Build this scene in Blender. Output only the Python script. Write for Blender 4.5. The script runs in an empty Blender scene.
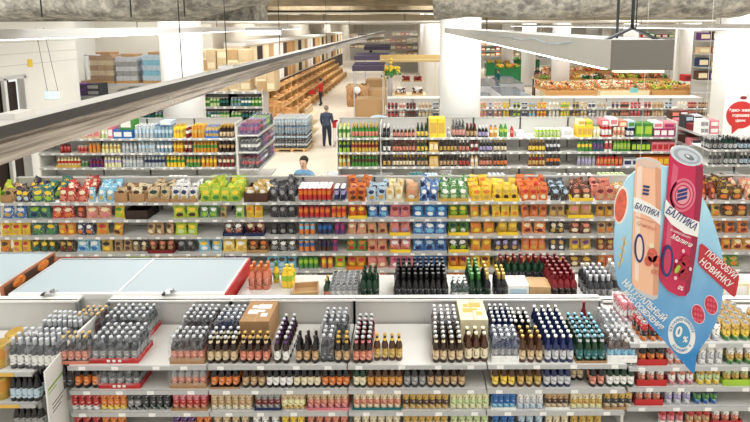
import bpy, math, random
from mathutils import Vector, Matrix, Euler, noise
random.seed(7)
PI = math.pi
SC = bpy.context.scene
COLL = SC.collection
CAMH = 5.1
# ------------------------------------------------------------------ camera geometry (used to survey positions)
F_, CX_, CY_, HY_ = 480.0, 408.0, 82.0, 25.0
TH = math.atan((CY_ - HY_) / F_)
CT, ST = math.cos(TH), math.sin(TH)
def proj(X, D, z):
    h = CAMH - z
    zc = D * CT + h * ST
    return CX_ + F_ * X / zc, CY_ + F_ * (-D * ST + h * CT) / zc
def survey(px, py, D):
    """world (X, z) of the sight line through a photo point at distance D"""
    a = (px - CX_) / F_; b = (py - CY_) / F_
    zc = D / (CT - b * ST)
    return a * zc, CAMH - (ST + b * CT) * zc
def xat(px, D, z):
    return (px - CX_) / F_ * (D * CT + (CAMH - z) * ST)
def floor_d(px, py, z=0.0):
    a = (px - CX_) / F_; b = (py - CY_) / F_
    zc = (CAMH - z) / (ST + b * CT)
    return a * zc, (CT - b * ST) * zc

# ------------------------------------------------------------------ materials
def lin(c):
    g_ = .3 * c[0] + .59 * c[1] + .11 * c[2]; c = tuple(v + (g_ - v) * .14 for v in c)
    return tuple(((v / 255.0) / 12.92 if v / 255.0 <= 0.04045 else ((v / 255.0 + 0.055) / 1.055) ** 2.4) for v in c) + (1.0,)
COL = dict(
    white=(238, 237, 232), cream=(232, 218, 178), beige=(214, 186, 140), tan=(196, 156, 104), brown=(80, 46, 26), darkbrown=(48, 30, 22),
    black=(26, 25, 28), charcoal=(52, 54, 58), grey=(150, 150, 150), silver=(200, 203, 208), red=(202, 34, 34), darkred=(128, 20, 28),
    pink=(226, 122, 134), salmon=(222, 128, 98), orange=(232, 118, 30), amber=(214, 140, 34), yellow=(244, 204, 34), gold=(206, 164, 62),
    lime=(158, 200, 38), green=(62, 140, 50), darkgreen=(22, 58, 36), teal=(20, 110, 112), cyan=(110, 190, 224), blue=(24, 104, 186),
    navy=(26, 40, 92), purple=(96, 44, 120), magenta=(176, 36, 110), lilac=(170, 160, 210), paleblue=(182, 208, 226), palegreen=(196, 216, 150),
    paleyellow=(230, 226, 168), cardboard=(176, 132, 84), wood=(206, 152, 84))
WORD = dict(darkbrown='dark brown', darkred='dark red', darkgreen='dark green', paleblue='pale blue', palegreen='pale green', paleyellow='pale yellow', lime='lime green', cardboard='brown')
def W(c): return WORD.get(c, c)
MATS = {}
def newmat(name):
    m = bpy.data.materials.new(name); m.use_nodes = True
    return m, m.node_tree.nodes, m.node_tree.links, m.node_tree.nodes['Principled BSDF']
def M(c, rough=0.5, metal=0.0, alpha=1.0, noise_amt=0.0, noise_scale=5.0, bump=0.0):
    key = (c, rough, metal, alpha, noise_amt, noise_scale, bump)
    if key in MATS: return MATS[key]
    rgb = COL[c] if isinstance(c, str) else c
    m, N, L, b = newmat('paint_%s' % (c if isinstance(c, str) else 'mix'))
    b.inputs['Base Color'].default_value = lin(rgb)
    b.inputs['Roughness'].default_value = rough
    b.inputs['Metallic'].default_value = metal
    b.inputs['Alpha'].default_value = alpha
    if noise_amt or bump:
        tc = N.new('ShaderNodeTexCoord'); nz = N.new('ShaderNodeTexNoise'); nz.inputs['Scale'].default_value = noise_scale
        nz.inputs['Detail'].default_value = 6
        L.new(tc.outputs['Object'], nz.inputs['Vector'])
        if noise_amt:
            mx = N.new('ShaderNodeMix'); mx.data_type = 'RGBA'
            d = tuple(max(0, int(v * (1 - noise_amt))) for v in rgb); u = tuple(min(255, int(v * (1 + noise_amt))) for v in rgb)
            mx.inputs[6].default_value = lin(d); mx.inputs[7].default_value = lin(u)
            rp = N.new('ShaderNodeMapRange'); rp.inputs[1].default_value = 0.3; rp.inputs[2].default_value = 0.7
            L.new(nz.outputs['Fac'], rp.inputs[0]); L.new(rp.outputs[0], mx.inputs[0]); L.new(mx.outputs[2], b.inputs['Base Color'])
        if bump:
            bp = N.new('ShaderNodeBump'); bp.inputs['Strength'].default_value = bump
            L.new(nz.outputs['Fac'], bp.inputs['Height']); L.new(bp.outputs['Normal'], b.inputs['Normal'])
    MATS[key] = m
    return m
def Mbag(c1, c2, c3):
    """printed foil bag: ground colour, an oval picture and a lower band"""
    key = ('bag', c1, c2, c3)
    if key in MATS: return MATS[key]
    m, N, L, b = newmat('printed_bag')
    tc = N.new('ShaderNodeTexCoord'); sp = N.new('ShaderNodeSeparateXYZ'); L.new(tc.outputs['Generated'], sp.inputs[0])
    nz = N.new('ShaderNodeTexNoise'); nz.inputs['Scale'].default_value = 4.0; L.new(tc.outputs['Generated'], nz.inputs['Vector'])
    def math_(op, a, bb):
        n = N.new('ShaderNodeMath'); n.operation = op
        for i, v in enumerate((a, bb)):
            if isinstance(v, (int, float)): n.inputs[i].default_value = v
            else: L.new(v, n.inputs[i])
        return n.outputs[0]
    dx = math_('MULTIPLY', math_('SUBTRACT', sp.outputs[0], 0.5), 1.0); dz = math_('SUBTRACT', sp.outputs[2], 0.66)
    r1 = math_('ADD', math_('MULTIPLY', dx, dx), math_('MULTIPLY', math_('MULTIPLY', dz, dz), 4.5))
    logo = math_('LESS_THAN', r1, 0.085)
    dz2 = math_('SUBTRACT', sp.outputs[2], 0.27)
    r2 = math_('ADD', math_('MULTIPLY', dx, dx), math_('MULTIPLY', math_('MULTIPLY', dz2, dz2), 3.0))
    pic = math_('LESS_THAN', math_('ADD', r2, math_('MULTIPLY', math_('SUBTRACT', nz.outputs['Fac'], 0.5), 0.12)), 0.07)
    def mix(f, a, bb):
        n = N.new('ShaderNodeMix'); n.data_type = 'RGBA'; L.new(f, n.inputs[0])
        for i, v in ((6, a), (7, bb)):
            if isinstance(v, tuple): n.inputs[i].default_value = v
            else: L.new(v, n.inputs[i])
        return n.outputs[2]
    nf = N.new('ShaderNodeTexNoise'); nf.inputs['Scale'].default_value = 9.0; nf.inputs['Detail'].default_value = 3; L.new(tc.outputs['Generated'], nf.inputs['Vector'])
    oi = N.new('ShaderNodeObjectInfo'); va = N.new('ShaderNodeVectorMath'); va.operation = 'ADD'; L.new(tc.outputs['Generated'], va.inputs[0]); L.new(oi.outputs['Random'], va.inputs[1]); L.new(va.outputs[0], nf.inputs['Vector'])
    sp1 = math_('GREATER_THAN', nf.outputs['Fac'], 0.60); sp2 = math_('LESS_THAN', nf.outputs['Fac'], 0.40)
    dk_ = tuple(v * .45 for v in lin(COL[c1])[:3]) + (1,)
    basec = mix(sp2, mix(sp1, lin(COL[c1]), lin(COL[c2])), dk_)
    c = mix(logo, mix(pic, basec, lin(COL[c3])), lin(COL[c2]))
    L.new(c, b.inputs['Base Color']); b.inputs['Roughness'].default_value = 0.38
    MATS[key] = m
    return m
def MP(c, dark=.5):
    """printed paper or tin: ground colour with small dark and light print marks"""
    key = ('print', c, dark)
    if key in MATS: return MATS[key]
    m, N, L, b = newmat('printed_label'); rgb = lin(COL[c])
    tc = N.new('ShaderNodeTexCoord'); nz = N.new('ShaderNodeTexNoise'); nz.inputs['Scale'].default_value = 42; nz.inputs['Detail'].default_value = 2
    L.new(tc.outputs['Object'], nz.inputs['Vector'])
    r = N.new('ShaderNodeValToRGB'); r.color_ramp.interpolation = 'CONSTANT'; e = r.color_ramp.elements
    e[0].position = 0; e[0].color = tuple(v * dark * .55 for v in rgb[:3]) + (1,); e[1].position = .43; e[1].color = rgb
    e2 = e.new(.60); e2.color = tuple(v + (.8 - v) * .45 for v in rgb[:3]) + (1,)
    L.new(nz.outputs['Fac'], r.inputs[0]); L.new(r.outputs[0], b.inputs['Base Color']); b.inputs['Roughness'].default_value = .45
    MATS[key] = m
    return m
def Memit(rgb, s):
    key = ('e', rgb, s)
    if key in MATS: return MATS[key]
    m, N, L, b = newmat('lamp_glow'); b.inputs['Emission Color'].default_value = lin(rgb); b.inputs['Emission Strength'].default_value = s
    b.inputs['Base Color'].default_value = lin((240, 240, 240)); MATS[key] = m
    return m
def Mfilm():
    if 'film' in MATS: return MATS['film']
    m, N, L, b = newmat('shrink_film'); out = N['Material Output']
    tr = N.new('ShaderNodeBsdfTransparent'); gl = N.new('ShaderNodeBsdfPrincipled'); gl.inputs['Roughness'].default_value = 0.12
    gl.inputs['Base Color'].default_value = lin((215, 222, 228))
    tc = N.new('ShaderNodeTexCoord'); nz = N.new('ShaderNodeTexNoise'); nz.inputs['Scale'].default_value = 14; nz.inputs['Distortion'].default_value = 1.5
    L.new(tc.outputs['Object'], nz.inputs['Vector'])
    bp = N.new('ShaderNodeBump'); bp.inputs['Strength'].default_value = 0.8; bp.inputs['Distance'].default_value = 0.02
    L.new(nz.outputs['Fac'], bp.inputs['Height']); L.new(bp.outputs['Normal'], gl.inputs['Normal'])
    mr = N.new('ShaderNodeMapRange'); mr.inputs[1].default_value = 0.45; mr.inputs[2].default_value = 0.72; mr.inputs[3].default_value = 0.06; mr.inputs[4].default_value = 0.34
    L.new(nz.outputs['Fac'], mr.inputs[0])
    mx = N.new('ShaderNodeMixShader'); L.new(mr.outputs[0], mx.inputs[0]); L.new(tr.outputs[0], mx.inputs[1]); L.new(gl.outputs[0], mx.inputs[2])
    L.new(mx.outputs[0], out.inputs['Surface']); MATS['film'] = m
    return m
def Mconcrete(rgb, name='foil'):
    key = ('conc', rgb)
    if key in MATS: return MATS[key]
    m, N, L, b = newmat('rough_insulation')
    tc = N.new('ShaderNodeTexCoord')
    n1 = N.new('ShaderNodeTexNoise'); n1.inputs['Scale'].default_value = 7.0; n1.inputs['Detail'].default_value = 10; n1.inputs['Roughness'].default_value = 0.75
    n2 = N.new('ShaderNodeTexVoronoi'); n2.inputs['Scale'].default_value = 16.0
    L.new(tc.outputs['Object'], n1.inputs['Vector']); L.new(tc.outputs['Object'], n2.inputs['Vector'])
    r = N.new('ShaderNodeValToRGB'); r.color_ramp.elements[0].position = 0.40; r.color_ramp.elements[1].position = 0.60
    r.color_ramp.elements[0].color = lin(tuple(int(v * 0.62) for v in rgb)); r.color_ramp.elements[1].color = lin(rgb)
    L.new(n1.outputs['Fac'], r.inputs[0])
    mx = N.new('ShaderNodeMix'); mx.data_type = 'RGBA'; mx.blend_type = 'MULTIPLY'; mx.inputs[0].default_value = 0.35
    L.new(r.outputs[0], mx.inputs[6]); L.new(n2.outputs['Distance'], mx.inputs[7]); L.new(mx.outputs[2], b.inputs['Base Color'])
    b.inputs['Roughness'].default_value = 0.8
    bp = N.new('ShaderNodeBump'); bp.inputs['Strength'].default_value = 0.7; bp.inputs['Distance'].default_value = 0.05
    L.new(n1.outputs['Fac'], bp.inputs['Height']); L.new(bp.outputs['Normal'], b.inputs['Normal'])
    MATS[key] = m
    return m

# ------------------------------------------------------------------ mesh builder
class MB:
    def __init__(s): s.v = []; s.f = []; s.mi = []; s.sm = []; s.mats = []
    def m(s, mat):
        if mat not in s.mats: s.mats.append(mat)
        return s.mats.index(mat)
    def quad(s, pts, mat, smooth=False):
        n = len(s.v); s.v += [tuple(p) for p in pts]; s.f.append(tuple(range(n, n + len(pts)))); s.mi.append(s.m(mat)); s.sm.append(smooth)
    def box(s, x0, x1, y0, y1, z0, z1, mat):
        n = len(s.v); k = s.m(mat)
        s.v += [(x, y, z) for z in (z0, z1) for y in (y0, y1) for x in (x0, x1)]
        for f in ((0, 2, 3, 1), (4, 5, 7, 6), (0, 1, 5, 4), (2, 6, 7, 3), (0, 4, 6, 2), (1, 3, 7, 5)):
            s.f.append(tuple(n + i for i in f)); s.mi.append(k); s.sm.append(False)
        return s
    def hexa(s, b, t, mat):
        n = len(s.v); k = s.m(mat); s.v += [tuple(p) for p in b] + [tuple(p) for p in t]
        m_ = len(b)
        s.f.append(tuple(n + i for i in reversed(range(m_)))); s.f.append(tuple(n + m_ + i for i in range(m_)))
        for i in range(m_):
            j = (i + 1) % m_; s.f.append((n + i, n + j, n + m_ + j, n + m_ + i))
        s.mi += [k] * (m_ + 2); s.sm += [False] * (m_ + 2)
        return s
    def lathe(s, prof, mats, seg=12, o=(0, 0, 0), capb=True, capt=True):
        """prof: [(r,z)], mats: one per band"""
        n = len(s.v)
        for r, z in prof:
            for i in range(seg):
                a = 2 * PI * i / seg; s.v.append((o[0] + r * math.cos(a), o[1] + r * math.sin(a), o[2] + z))
        for j in range(len(prof) - 1):
            k = s.m(mats[j] if isinstance(mats, list) else mats)
            for i in range(seg):
                i2 = (i + 1) % seg
                s.f.append((n + j * seg + i, n + j * seg + i2, n + (j + 1) * seg + i2, n + (j + 1) * seg + i)); s.mi.append(k); s.sm.append(True)
        if capb: s.f.append(tuple(n + i for i in reversed(range(seg)))); s.mi.append(s.m(mats[0] if isinstance(mats, list) else mats)); s.sm.append(False)
        if capt:
            b = n + (len(prof) - 1) * seg
            s.f.append(tuple(b + i for i in range(seg))); s.mi.append(s.m(mats[-1] if isinstance(mats, list) else mats)); s.sm.append(False)
        return s
    def tube(s, p, q, r, mat, seg=8):
        p = Vector(p); q = Vector(q); d = (q - p).normalized()
        u = d.cross(Vector((0, 0, 1)) if abs(d.z) < 0.9 else Vector((1, 0, 0))).normalized(); w = d.cross(u)
        n = len(s.v); k = s.m(mat)
        for c in (p, q):
            for i in range(seg):
                a = 2 * PI * i / seg; s.v.append(tuple(c + r * (math.cos(a) * u + math.sin(a) * w)))
        for i in range(seg):
            j = (i + 1) % seg; s.f.append((n + i, n + j, n + seg + j, n + seg + i)); s.mi.append(k); s.sm.append(True)
        s.f.append(tuple(n + i for i in reversed(range(seg)))); s.f.append(tuple(n + seg + i for i in range(seg))); s.mi += [k, k]; s.sm += [False, False]
        return s
    def ball(s, c, r, mat, seg=10, rings=6, sc=(1, 1, 1)):
        n = len(s.v); k = s.m(mat)
        for j in range(1, rings):
            t = PI * j / rings
            for i in range(seg):
                a = 2 * PI * i / seg; s.v.append((c[0] + r * sc[0] * math.sin(t) * math.cos(a), c[1] + r * sc[1] * math.sin(t) * math.sin(a), c[2] + r * sc[2] * math.cos(t)))
        top = len(s.v); s.v.append((c[0], c[1], c[2] + r * sc[2])); s.v.append((c[0], c[1], c[2] - r * sc[2]))
        for j in range(rings - 2):
            for i in range(seg):
                i2 = (i + 1) % seg; s.f.append((n + j * seg + i, n + (j + 1) * seg + i, n + (j + 1) * seg + i2, n + j * seg + i2)); s.mi.append(k); s.sm.append(True)
        for i in range(seg):
            i2 = (i + 1) % seg
            s.f.append((top, n + i, n + i2)); s.f.append((top + 1, n + (rings - 2) * seg + i2, n + (rings - 2) * seg + i)); s.mi += [k, k]; s.sm += [True, True]
        return s
    def mesh(s, name):
        me = bpy.data.meshes.new(name); me.from_pydata(s.v, [], s.f)
        for m in s.mats: me.materials.append(m)
        me.polygons.foreach_set('material_index', s.mi); me.polygons.foreach_set('use_smooth', s.sm); me.update()
        return me
def link(name, data, parent=None, loc=(0, 0, 0), rot=(0, 0, 0), scale=None, **props):
    o = bpy.data.objects.new(name, data); COLL.objects.link(o); o.location = loc; o.rotation_euler = rot
    if scale: o.scale = scale
    if parent: o.parent = parent
    for k, v in props.items():
        if v: o[k] = v
    return o
def struct(name, mb, **kw): return link(name, mb.mesh(name), kind='structure', **kw)
PROTO = {}
def cached(key, fn):
    if key not in PROTO: PROTO[key] = fn()
    return PROTO[key]
# a prototype is (mesh, [(child_name, mesh)], radius_x, radius_y, height)
def put(name, pr, loc, rot=(0, 0, 0), scale=None, label=None, cat=None, group=None, parent=None):
    r = link(name, pr[0], parent, loc, rot, scale, label=label, category=cat, group=group)
    for cn, cm in pr[1]: link(cn, cm, r)
    return r

# ------------------------------------------------------------------ product prototypes
def bottle(glass, label, cap, h=0.25, r=0.031, kids=True, neck=None, shape='beer', seg=12):
    def mk():
        a = {'white': 0.5}.get(None, 1.0)
        g = M(glass, 0.12) if glass not in ('clear', 'clearblue') else M((205, 218, 224) if glass == 'clear' else (150, 190, 215), 0.15, 0, 0.62)
        lb = MP(label) if not shape == 'pet' else M(label, .5); cp = M(cap, 0.3)
        if shape == 'beer': pf = [(r * .9, 0), (r, .006), (r, h * .56), (r * .86, h * .64), (r * .46, h * .77), (r * .38, h * .95), (r * .42, h * .96)]
        elif shape == 'wine': pf = [(r * .9, 0), (r, .006), (r, h * .6), (r * .8, h * .68), (r * .38, h * .77), (r * .36, h * .97), (r * .4, h * .985)]
        elif shape == 'champ': pf = [(r * .9, 0), (r, .006), (r, h * .45), (r * .85, h * .57), (r * .45, h * .76), (r * .4, h * .97), (r * .42, h * .985)]
        elif shape == 'pet': pf = [(r * .85, 0), (r, .015), (r, h * .3), (r * .93, h * .36), (r, h * .42), (r, h * .66), (r * .6, h * .82), (r * .34, h * .9), (r * .34, h * .95)]
        else: pf = [(r * .92, 0), (r, .01), (r, h * .78), (r * .78, h * .88), (r * .72, h * .93)]
        body = MB().lathe(pf, g, seg)
        l0, l1 = (h * .14, h * .48) if shape not in ('pet', 'jar') else (h * .40, h * .66) if shape == 'pet' else (h * .2, h * .7)
        lab = MB().lathe([(r * 1.012, l0), (r * 1.012, l1)], lb, seg, capb=False, capt=False)
        nk = MB().lathe([(r * .56, h * .75), (r * .44, h * .84)], M(neck, .4), seg, capb=False, capt=False) if neck else None
        cr = r * (.5 if shape != 'jar' else .82)
        if shape in ('wine', 'champ'): cpm = MB().lathe([(r * .5 if shape == 'champ' else r * .41, h * .78), (r * .43, h * .97), (r * .43, h)], cp, seg)
        else: cpm = MB().lathe([(cr, h * .93), (cr, h * .985), (cr * .75, h)], cp, seg)
        if kids: return (body.mesh('bottle'), [('label', lab.mesh('label')), ('cap', cpm.mesh('cap'))] + ([('neck_label', nk.mesh('neck_label'))] if nk else []), r, r, h)
        for src in (lab, cpm):
            n = len(body.v); body.v += src.v; body.f += [tuple(n + i for i in f) for f in src.f]
            body.mi += [body.m(src.mats[k]) for k in src.mi]; body.sm += src.sm
        return (body.mesh('bottle'), [], r, r, h)
    return cached(('bt', glass, label, cap, h, r, kids, neck, shape, seg), mk)
def can(c1, c2, h=0.168, r=0.033, kids=True, c3=None, seg=12):
    def mk():
        al = M('silver', 0.3, 0.8)
        b = MB().lathe([(r * .8, 0), (r, .01), (r, h * .3), (r, h * .62), (r, h * .92), (r * .84, h * .985)], [al, MP(c1), MP(c2), MP(c3 or c1), M(c3 or c1, .3)], seg)
        t = MB().lathe([(r * .86, h * .98), (r * .86, h), (r * .78, h), (r * .76, h * .985)], al, seg); t.box(-r * .15, r * .15, -r * .1, r * .45, h * .985, h * 1.0, al)
        if kids: return (b.mesh('can'), [('can_lid', t.mesh('can_lid'))], r, r, h)
        n = len(b.v); b.v += t.v; b.f += [tuple(n + i for i in f) for f in t.f]; b.mi += [b.m(t.mats[k]) for k in t.mi]; b.sm += t.sm
        return (b.mesh('can'), [], r, r, h)
    return cached(('can', c1, c2, h, r, kids, c3, seg), mk)
def tubecan(c1, c2, cap, h=0.235, r=0.038):
    def mk():
        b = MB().lathe([(r, 0), (r, h * .12), (r, h * .5), (r, h * .8), (r, h * .95)], [M('silver', .3, .8), M(c1, .35), M(c2, .35), M(c1, .35)], 12)
        t = MB().lathe([(r * 1.04, h * .94), (r * 1.04, h * .995), (r * .95, h)], M(cap, .35), 12)
        return (b.mesh('tube'), [('lid', t.mesh('lid'))], r, r, h)
    return cached(('tube', c1, c2, cap, h, r), mk)
def bag(c1, c2, c3, w=0.17, h=0.235, t=0.075, var=0):
    def mk():
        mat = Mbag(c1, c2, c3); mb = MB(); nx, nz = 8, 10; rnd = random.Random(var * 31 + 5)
        ph = [rnd.uniform(0, 6.28) for _ in range(6)]
        def P(i, j, side):
            u = i / nx; v = j / nz
            env = (math.sin(PI * min(1, max(0, (v - .07) / .86))) ** 0.55 if .07 < v < .93 else 0) * (math.sin(PI * u) ** 0.6 if 0 < u < 1 else 0)
            wob = 1 + 0.26 * math.sin(9 * u + ph[0] + 5 * v) * math.cos(7 * v + ph[1])
            pinch = 1 - 0.10 * math.sin(PI * v) + .03 * math.sin(3 * PI * v + ph[3]) + 0.02 * math.sin(6 * v * PI + ph[2])
            x = (u - .5) * w * pinch; y = side * (0.002 + t / 2 * env * wob); z = v * h
            if v < .05 or v > .95: y += 0.004 * math.sin(22 * u)
            return (x, y, z)
        for side in (-1, 1):
            n = len(mb.v)
            for j in range(nz + 1):
                for i in range(nx + 1): mb.v.append(P(i, j, side))
            for j in range(nz):
                for i in range(nx):
                    a = n + j * (nx + 1) + i; q = (a, a + 1, a + nx + 2, a + nx + 1)
                    mb.f.append(q if side < 0 else q[::-1]); mb.mi.append(mb.m(mat)); mb.sm.append(True)
        return (mb.mesh('bag'), [], w / 2, t / 2, h)
    return cached(('bag', c1, c2, c3, w, h, t, var), mk)
def carton(c1, c2=None, w=0.2, d=0.14, h=0.18, mark=None):
    """closed printed carton with flaps and a printed panel"""
    def mk():
        mb = MB(); m1 = M(c1, .7, noise_amt=.05, noise_scale=9); mb.box(-w / 2, w / 2, -d / 2, d / 2, 0, h, m1)
        e = .0015
        if c2: mb.box(-w * .4, w * .4, -d / 2 - e, -d / 2, h * .22, h * .78, M(c2, .6))
        mb.box(-.004, .004, -d / 2, d / 2, h, h + e, M('tan', .6))
        if mark:
            mm = M(mark, .6)
            for i, (a, b2, c, dd) in enumerate(((-.36, -.02, -.15, .05), (-.1, .36, .1, .3), (.12, .34, -.28, -.12), (-.3, -.12, .12, .26), (-.02, .2, -.06, .04))):
                mb.box(a * w, b2 * w, c * d, dd * d, h, h + 2 * e, mm)
        return (mb.mesh('carton'), [], w / 2, d / 2, h)
    return cached(('ct', c1, c2, w, d, h, mark), mk)
def tray(c, w, d, h, t=0.004, low=0.45):
    def mk():
        m = M(c, .75, noise_amt=.05, noise_scale=8) ; mb = MB()
        mb.box(-w / 2, w / 2, -d / 2, d / 2, 0, t, m); mb.box(-w / 2, w / 2, d / 2 - t, d / 2, t, h, m); mb.box(-w / 2, w / 2, -d / 2, -d / 2 + t, t, h * low, m)
        for s in (-1, 1):
            x0, x1 = sorted((s * w / 2, s * (w / 2 - t)))
            mb.hexa([(x0, -d / 2 + t, t), (x1, -d / 2 + t, t), (x1, d / 2 - t, t), (x0, d / 2 - t, t)], [(x0, -d / 2 + t, h * low), (x1, -d / 2 + t, h * low), (x1, d / 2 - t, h), (x0, d / 2 - t, h)], m)
        return (mb.mesh('tray'), [], w / 2, d / 2, h)
    return cached(('tr', c, round(w, 3), round(d, 3), h, low), mk)

# ------------------------------------------------------------------ labels
ORD = ['leftmost', 'second from left', 'third from left', 'fourth from left', 'fifth from left', 'sixth from left', 'seventh from left', 'eighth from left', 'ninth from left', 'tenth from left', 'eleventh from left', 'twelfth from left']
ORDR = ['rightmost', 'second from right', 'third from right', 'fourth from right', 'fifth from right', 'sixth from right', 'seventh from right', 'eighth from right', 'ninth from right', 'tenth from right']
NTH = ['first', 'second', 'third', 'fourth', 'fifth', 'sixth', 'seventh', 'eighth', 'ninth', 'tenth', 'eleventh', 'twelfth', 'thirteenth', 'fourteenth', 'fifteenth']
USED = {}
def unique_base(desc, where, alts=()):
    """alts: further true phrases that tell this block from its look-alikes"""
    b = desc + ', ' + where
    for a in ('',) + tuple(alts):
        t = b + (', ' + a if a else '')
        if t not in USED: USED[t] = 1; return t
    k = 2
    while b + ', %s run from left' % NTH[k - 1] in USED: k += 1
    t = b + ', %s run from left' % NTH[k - 1]; USED[t] = 1
    return t
def pos(i, n, r=0, nr=1):
    p = ''
    if n > 1: p = ORD[i] if i < min(12, (n + 1) // 2) or n - 1 - i >= 10 else ORDR[n - 1 - i]
    q = ''
    if nr > 1: q = 'front' if r == 0 else ('back' if r == nr - 1 else NTH[r] + ' row')
    return ', '.join(x for x in (p, q) if x)
def lab(base, i, n, r=0, nr=1):
    p = pos(i, n, r, nr)
    t = base + (', ' + p if p else '')
    for a, b in ((' with ', ', '), (' print', ''), (' from left', ' left'), (' from right', ' right'), (' row', ''), (' label', '')):
        if len(t.split()) <= 16: break
        t = t.replace(a, b)
    return t

def run(name, cat, pr, desc, where, x0, x1, y0, z, rows=1, pitch=None, dp=None, jit=0.003, rot=0.0, alts=(), tilt=0.0, cols=None, var=None, group=None, back=False):
    """a block of like goods standing in rows between world x0 and x1; y0 = front edge"""
    rx, ry = pr[2], pr[3]
    pitch = pitch or rx * 2 + .003
    n = cols or max(1, int((x1 - x0 + 0.012) / pitch))
    sp = (x1 - x0) / n
    dp = dp or ry * 2 + .003
    base = unique_base(desc, where, alts)
    for r in range(rows):
        for i in range(n):
            p = pr if var is None else var(r, i)
            x = x0 + sp * (i + .5) + random.uniform(-jit, jit)
            y = y0 + ry + r * dp + random.uniform(-jit, jit)
            put(name, p, (x, y, z), (tilt + random.uniform(-.02, .02) * (1 if rot else 0), 0, random.uniform(-rot, rot) if rot else 0), label=lab(base, i, n, r, rows), cat=cat, group=group or (base + ' group'))
    return n

# ------------------------------------------------------------------ setting
def zof(py, D): return survey(CX_, py, D)[1]
fl = MB(); fl.box(-24, 34, -3, 84, -.1, 0, M((226, 212, 190), .35, noise_amt=.04, noise_scale=.8)); struct('floor', fl)
CEIL = 6.7
ce = MB(); ce.box(-24, 34, -3, 84, CEIL, CEIL + .2, M((184, 172, 148), .9, noise_amt=.15, noise_scale=.6)); struct('ceiling', ce)
WW = M((232, 232, 226), .7, noise_amt=.015, noise_scale=.7)
w = MB(); w.box(-24, 34, 84, 84.2, 0, CEIL, WW); struct('wall_back', w)
w = MB(); w.box(34, 34.2, -3, 84, 0, CEIL, WW); struct('wall_right', w)
# left wall with the tall gate opening
GX = -12.0
w = MB(); w.box(GX - .25, GX, -3, 11.0, 0, CEIL, WW); w.box(GX - .25, GX, 14.95, 17.4, 0, CEIL, WW); w.box(GX - .25, GX, 11.0, 14.95, 3.55, CEIL, WW)
for z in (3.9, 4.25, 4.6): w.box(GX, GX + .012, 9, 17.4, z, z + .02, M((205, 205, 200), .6))
struct('wall_left', w)
w = MB(); w.box(-13.9, GX - .25, 17.2, 17.4, 0, CEIL, WW); struct('wall_left_return', w)
w = MB(); w.box(-16, -8.75, 21.4, 21.6, 0, CEIL, M((222, 217, 203), .8, noise_amt=.02, noise_scale=.6)); struct('wall_stockroom', w)
w = MB(); w.box(-14.1, -13.9, 17.2, 21.4, 0, CEIL, WW); struct('wall_stockroom_side', w)
w = MB(); w.box(-9.2, -9.0, 21.6, 84, 0, CEIL, M((214, 204, 186), .8)); struct('wall_bakery', w)
d = link('door_1', MB().box(GX - .22, GX - .18, 11.1, 14.8, 0, 3.4, M('darkbrown', .6)).mesh('door'), kind='structure')
df = MB()
for y in (11.0, 14.1, 14.85): df.box(GX - .05, GX + .05, y, y + .1, 0, 3.55, M((225, 225, 222), .5))
df.box(GX - .05, GX + .05, 11.0, 14.95, 3.5, 3.62, M((205, 205, 205), .4)); df.box(GX - .17, GX - .15, 14.2, 14.5, 0, 3.5, M('black', .5))
link('door_frame', df.mesh('door_frame'), d)
# square white columns on the building grid
def column(i, X, D, wd=1.15, z0=0):
    c = MB().lathe([(wd / 2, z0), (wd / 2, CEIL)], M((236, 237, 234), .55, noise_amt=.012, noise_scale=.5), 40, (X, D + .575, 0))
    c.lathe([(wd / 2 + .012, 0), (wd / 2 + .012, .25)], M((190, 190, 188), .5), 40, (X, D + .575, 0))
    struct('pillar_%d' % i, c)
column(1, xat(182, 14.17, 4), 13.6, 1.16); column(2, xat(460.5, 14.17, 4), 13.6, 1.2); column(3, xat(737, 14.17, 4), 13.6, 1.2)
k = 4
for X in (1.6, 10.0, 18.4, 26.8):
    for D in (30.8, 39.2, 47.6, 64.4):
        column(k, X, D); k += 1
column(k, 18.4, 22.4)

# ceiling: insulated ducts close by, then beams, ducts and pipes running across the hall
def lumpy_duct(name, pts, rx, rz, mat, seg=20, bend=None):
    mb = MB(); kk = mb.m(mat); n0 = 0; N = len(pts)
    for j, p in enumerate(pts):
        p = Vector(p); d = (Vector(pts[min(j + 1, N - 1)]) - Vector(pts[max(j - 1, 0)])).normalized(); u = Vector((0, 0, 1)); wv = d.cross(u).normalized()
        for i in range(seg):
            a = 2 * PI * i / seg; ca = math.cos(a); sa = math.sin(a)
            ca = math.copysign(abs(ca) ** .7, ca); sa = math.copysign(abs(sa) ** .7, sa)
            k_ = 1 + .10 * noise.noise(Vector((p.x * 1.3, p.y * 1.3, a * 1.5))) + .05 * noise.noise(Vector((p.x * 5, p.y * 5, a * 4)))
            mb.v.append(tuple(p + wv * (rx * ca * k_) + u * (rz * sa * k_)))
    for j in range(N - 1):
        for i in range(seg):
            i2 = (i + 1) % seg; mb.f.append((j * seg + i, (j + 1) * seg + i, (j + 1) * seg + i2, j * seg + i2)); mb.mi.append(kk); mb.sm.append(True)
    mb.f.append(tuple(range(seg))); mb.f.append(tuple((N - 1) * seg + i for i in reversed(range(seg)))); mb.mi += [kk, kk]; mb.sm += [False, False]
    return mb.mesh(name)
FOIL = Mconcrete((222, 216, 200))
pts = [(-9.5 + .16 * i, 6.0 + .0 * i, 5.66) for i in range(42)] + [(-2.78 + .14 * i, 6.0 + .05 * i * i * .12, 5.66 + .035 * i) for i in range(1, 13)]
o = link('insulated_duct', lumpy_duct('duct', pts, .55, .5, FOIL), label='lumpy foil-insulated ventilation duct under ceiling at upper left', category='duct')
for x in (-7.7, -6.6, -5.35, -4.1, -3.1, -2.5): link('hanger_rod', MB().tube((x, 5.43, 5.2), (x, 5.43, 6.69), .008, M('charcoal'), 6).mesh('hanger_rod'), o)
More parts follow.
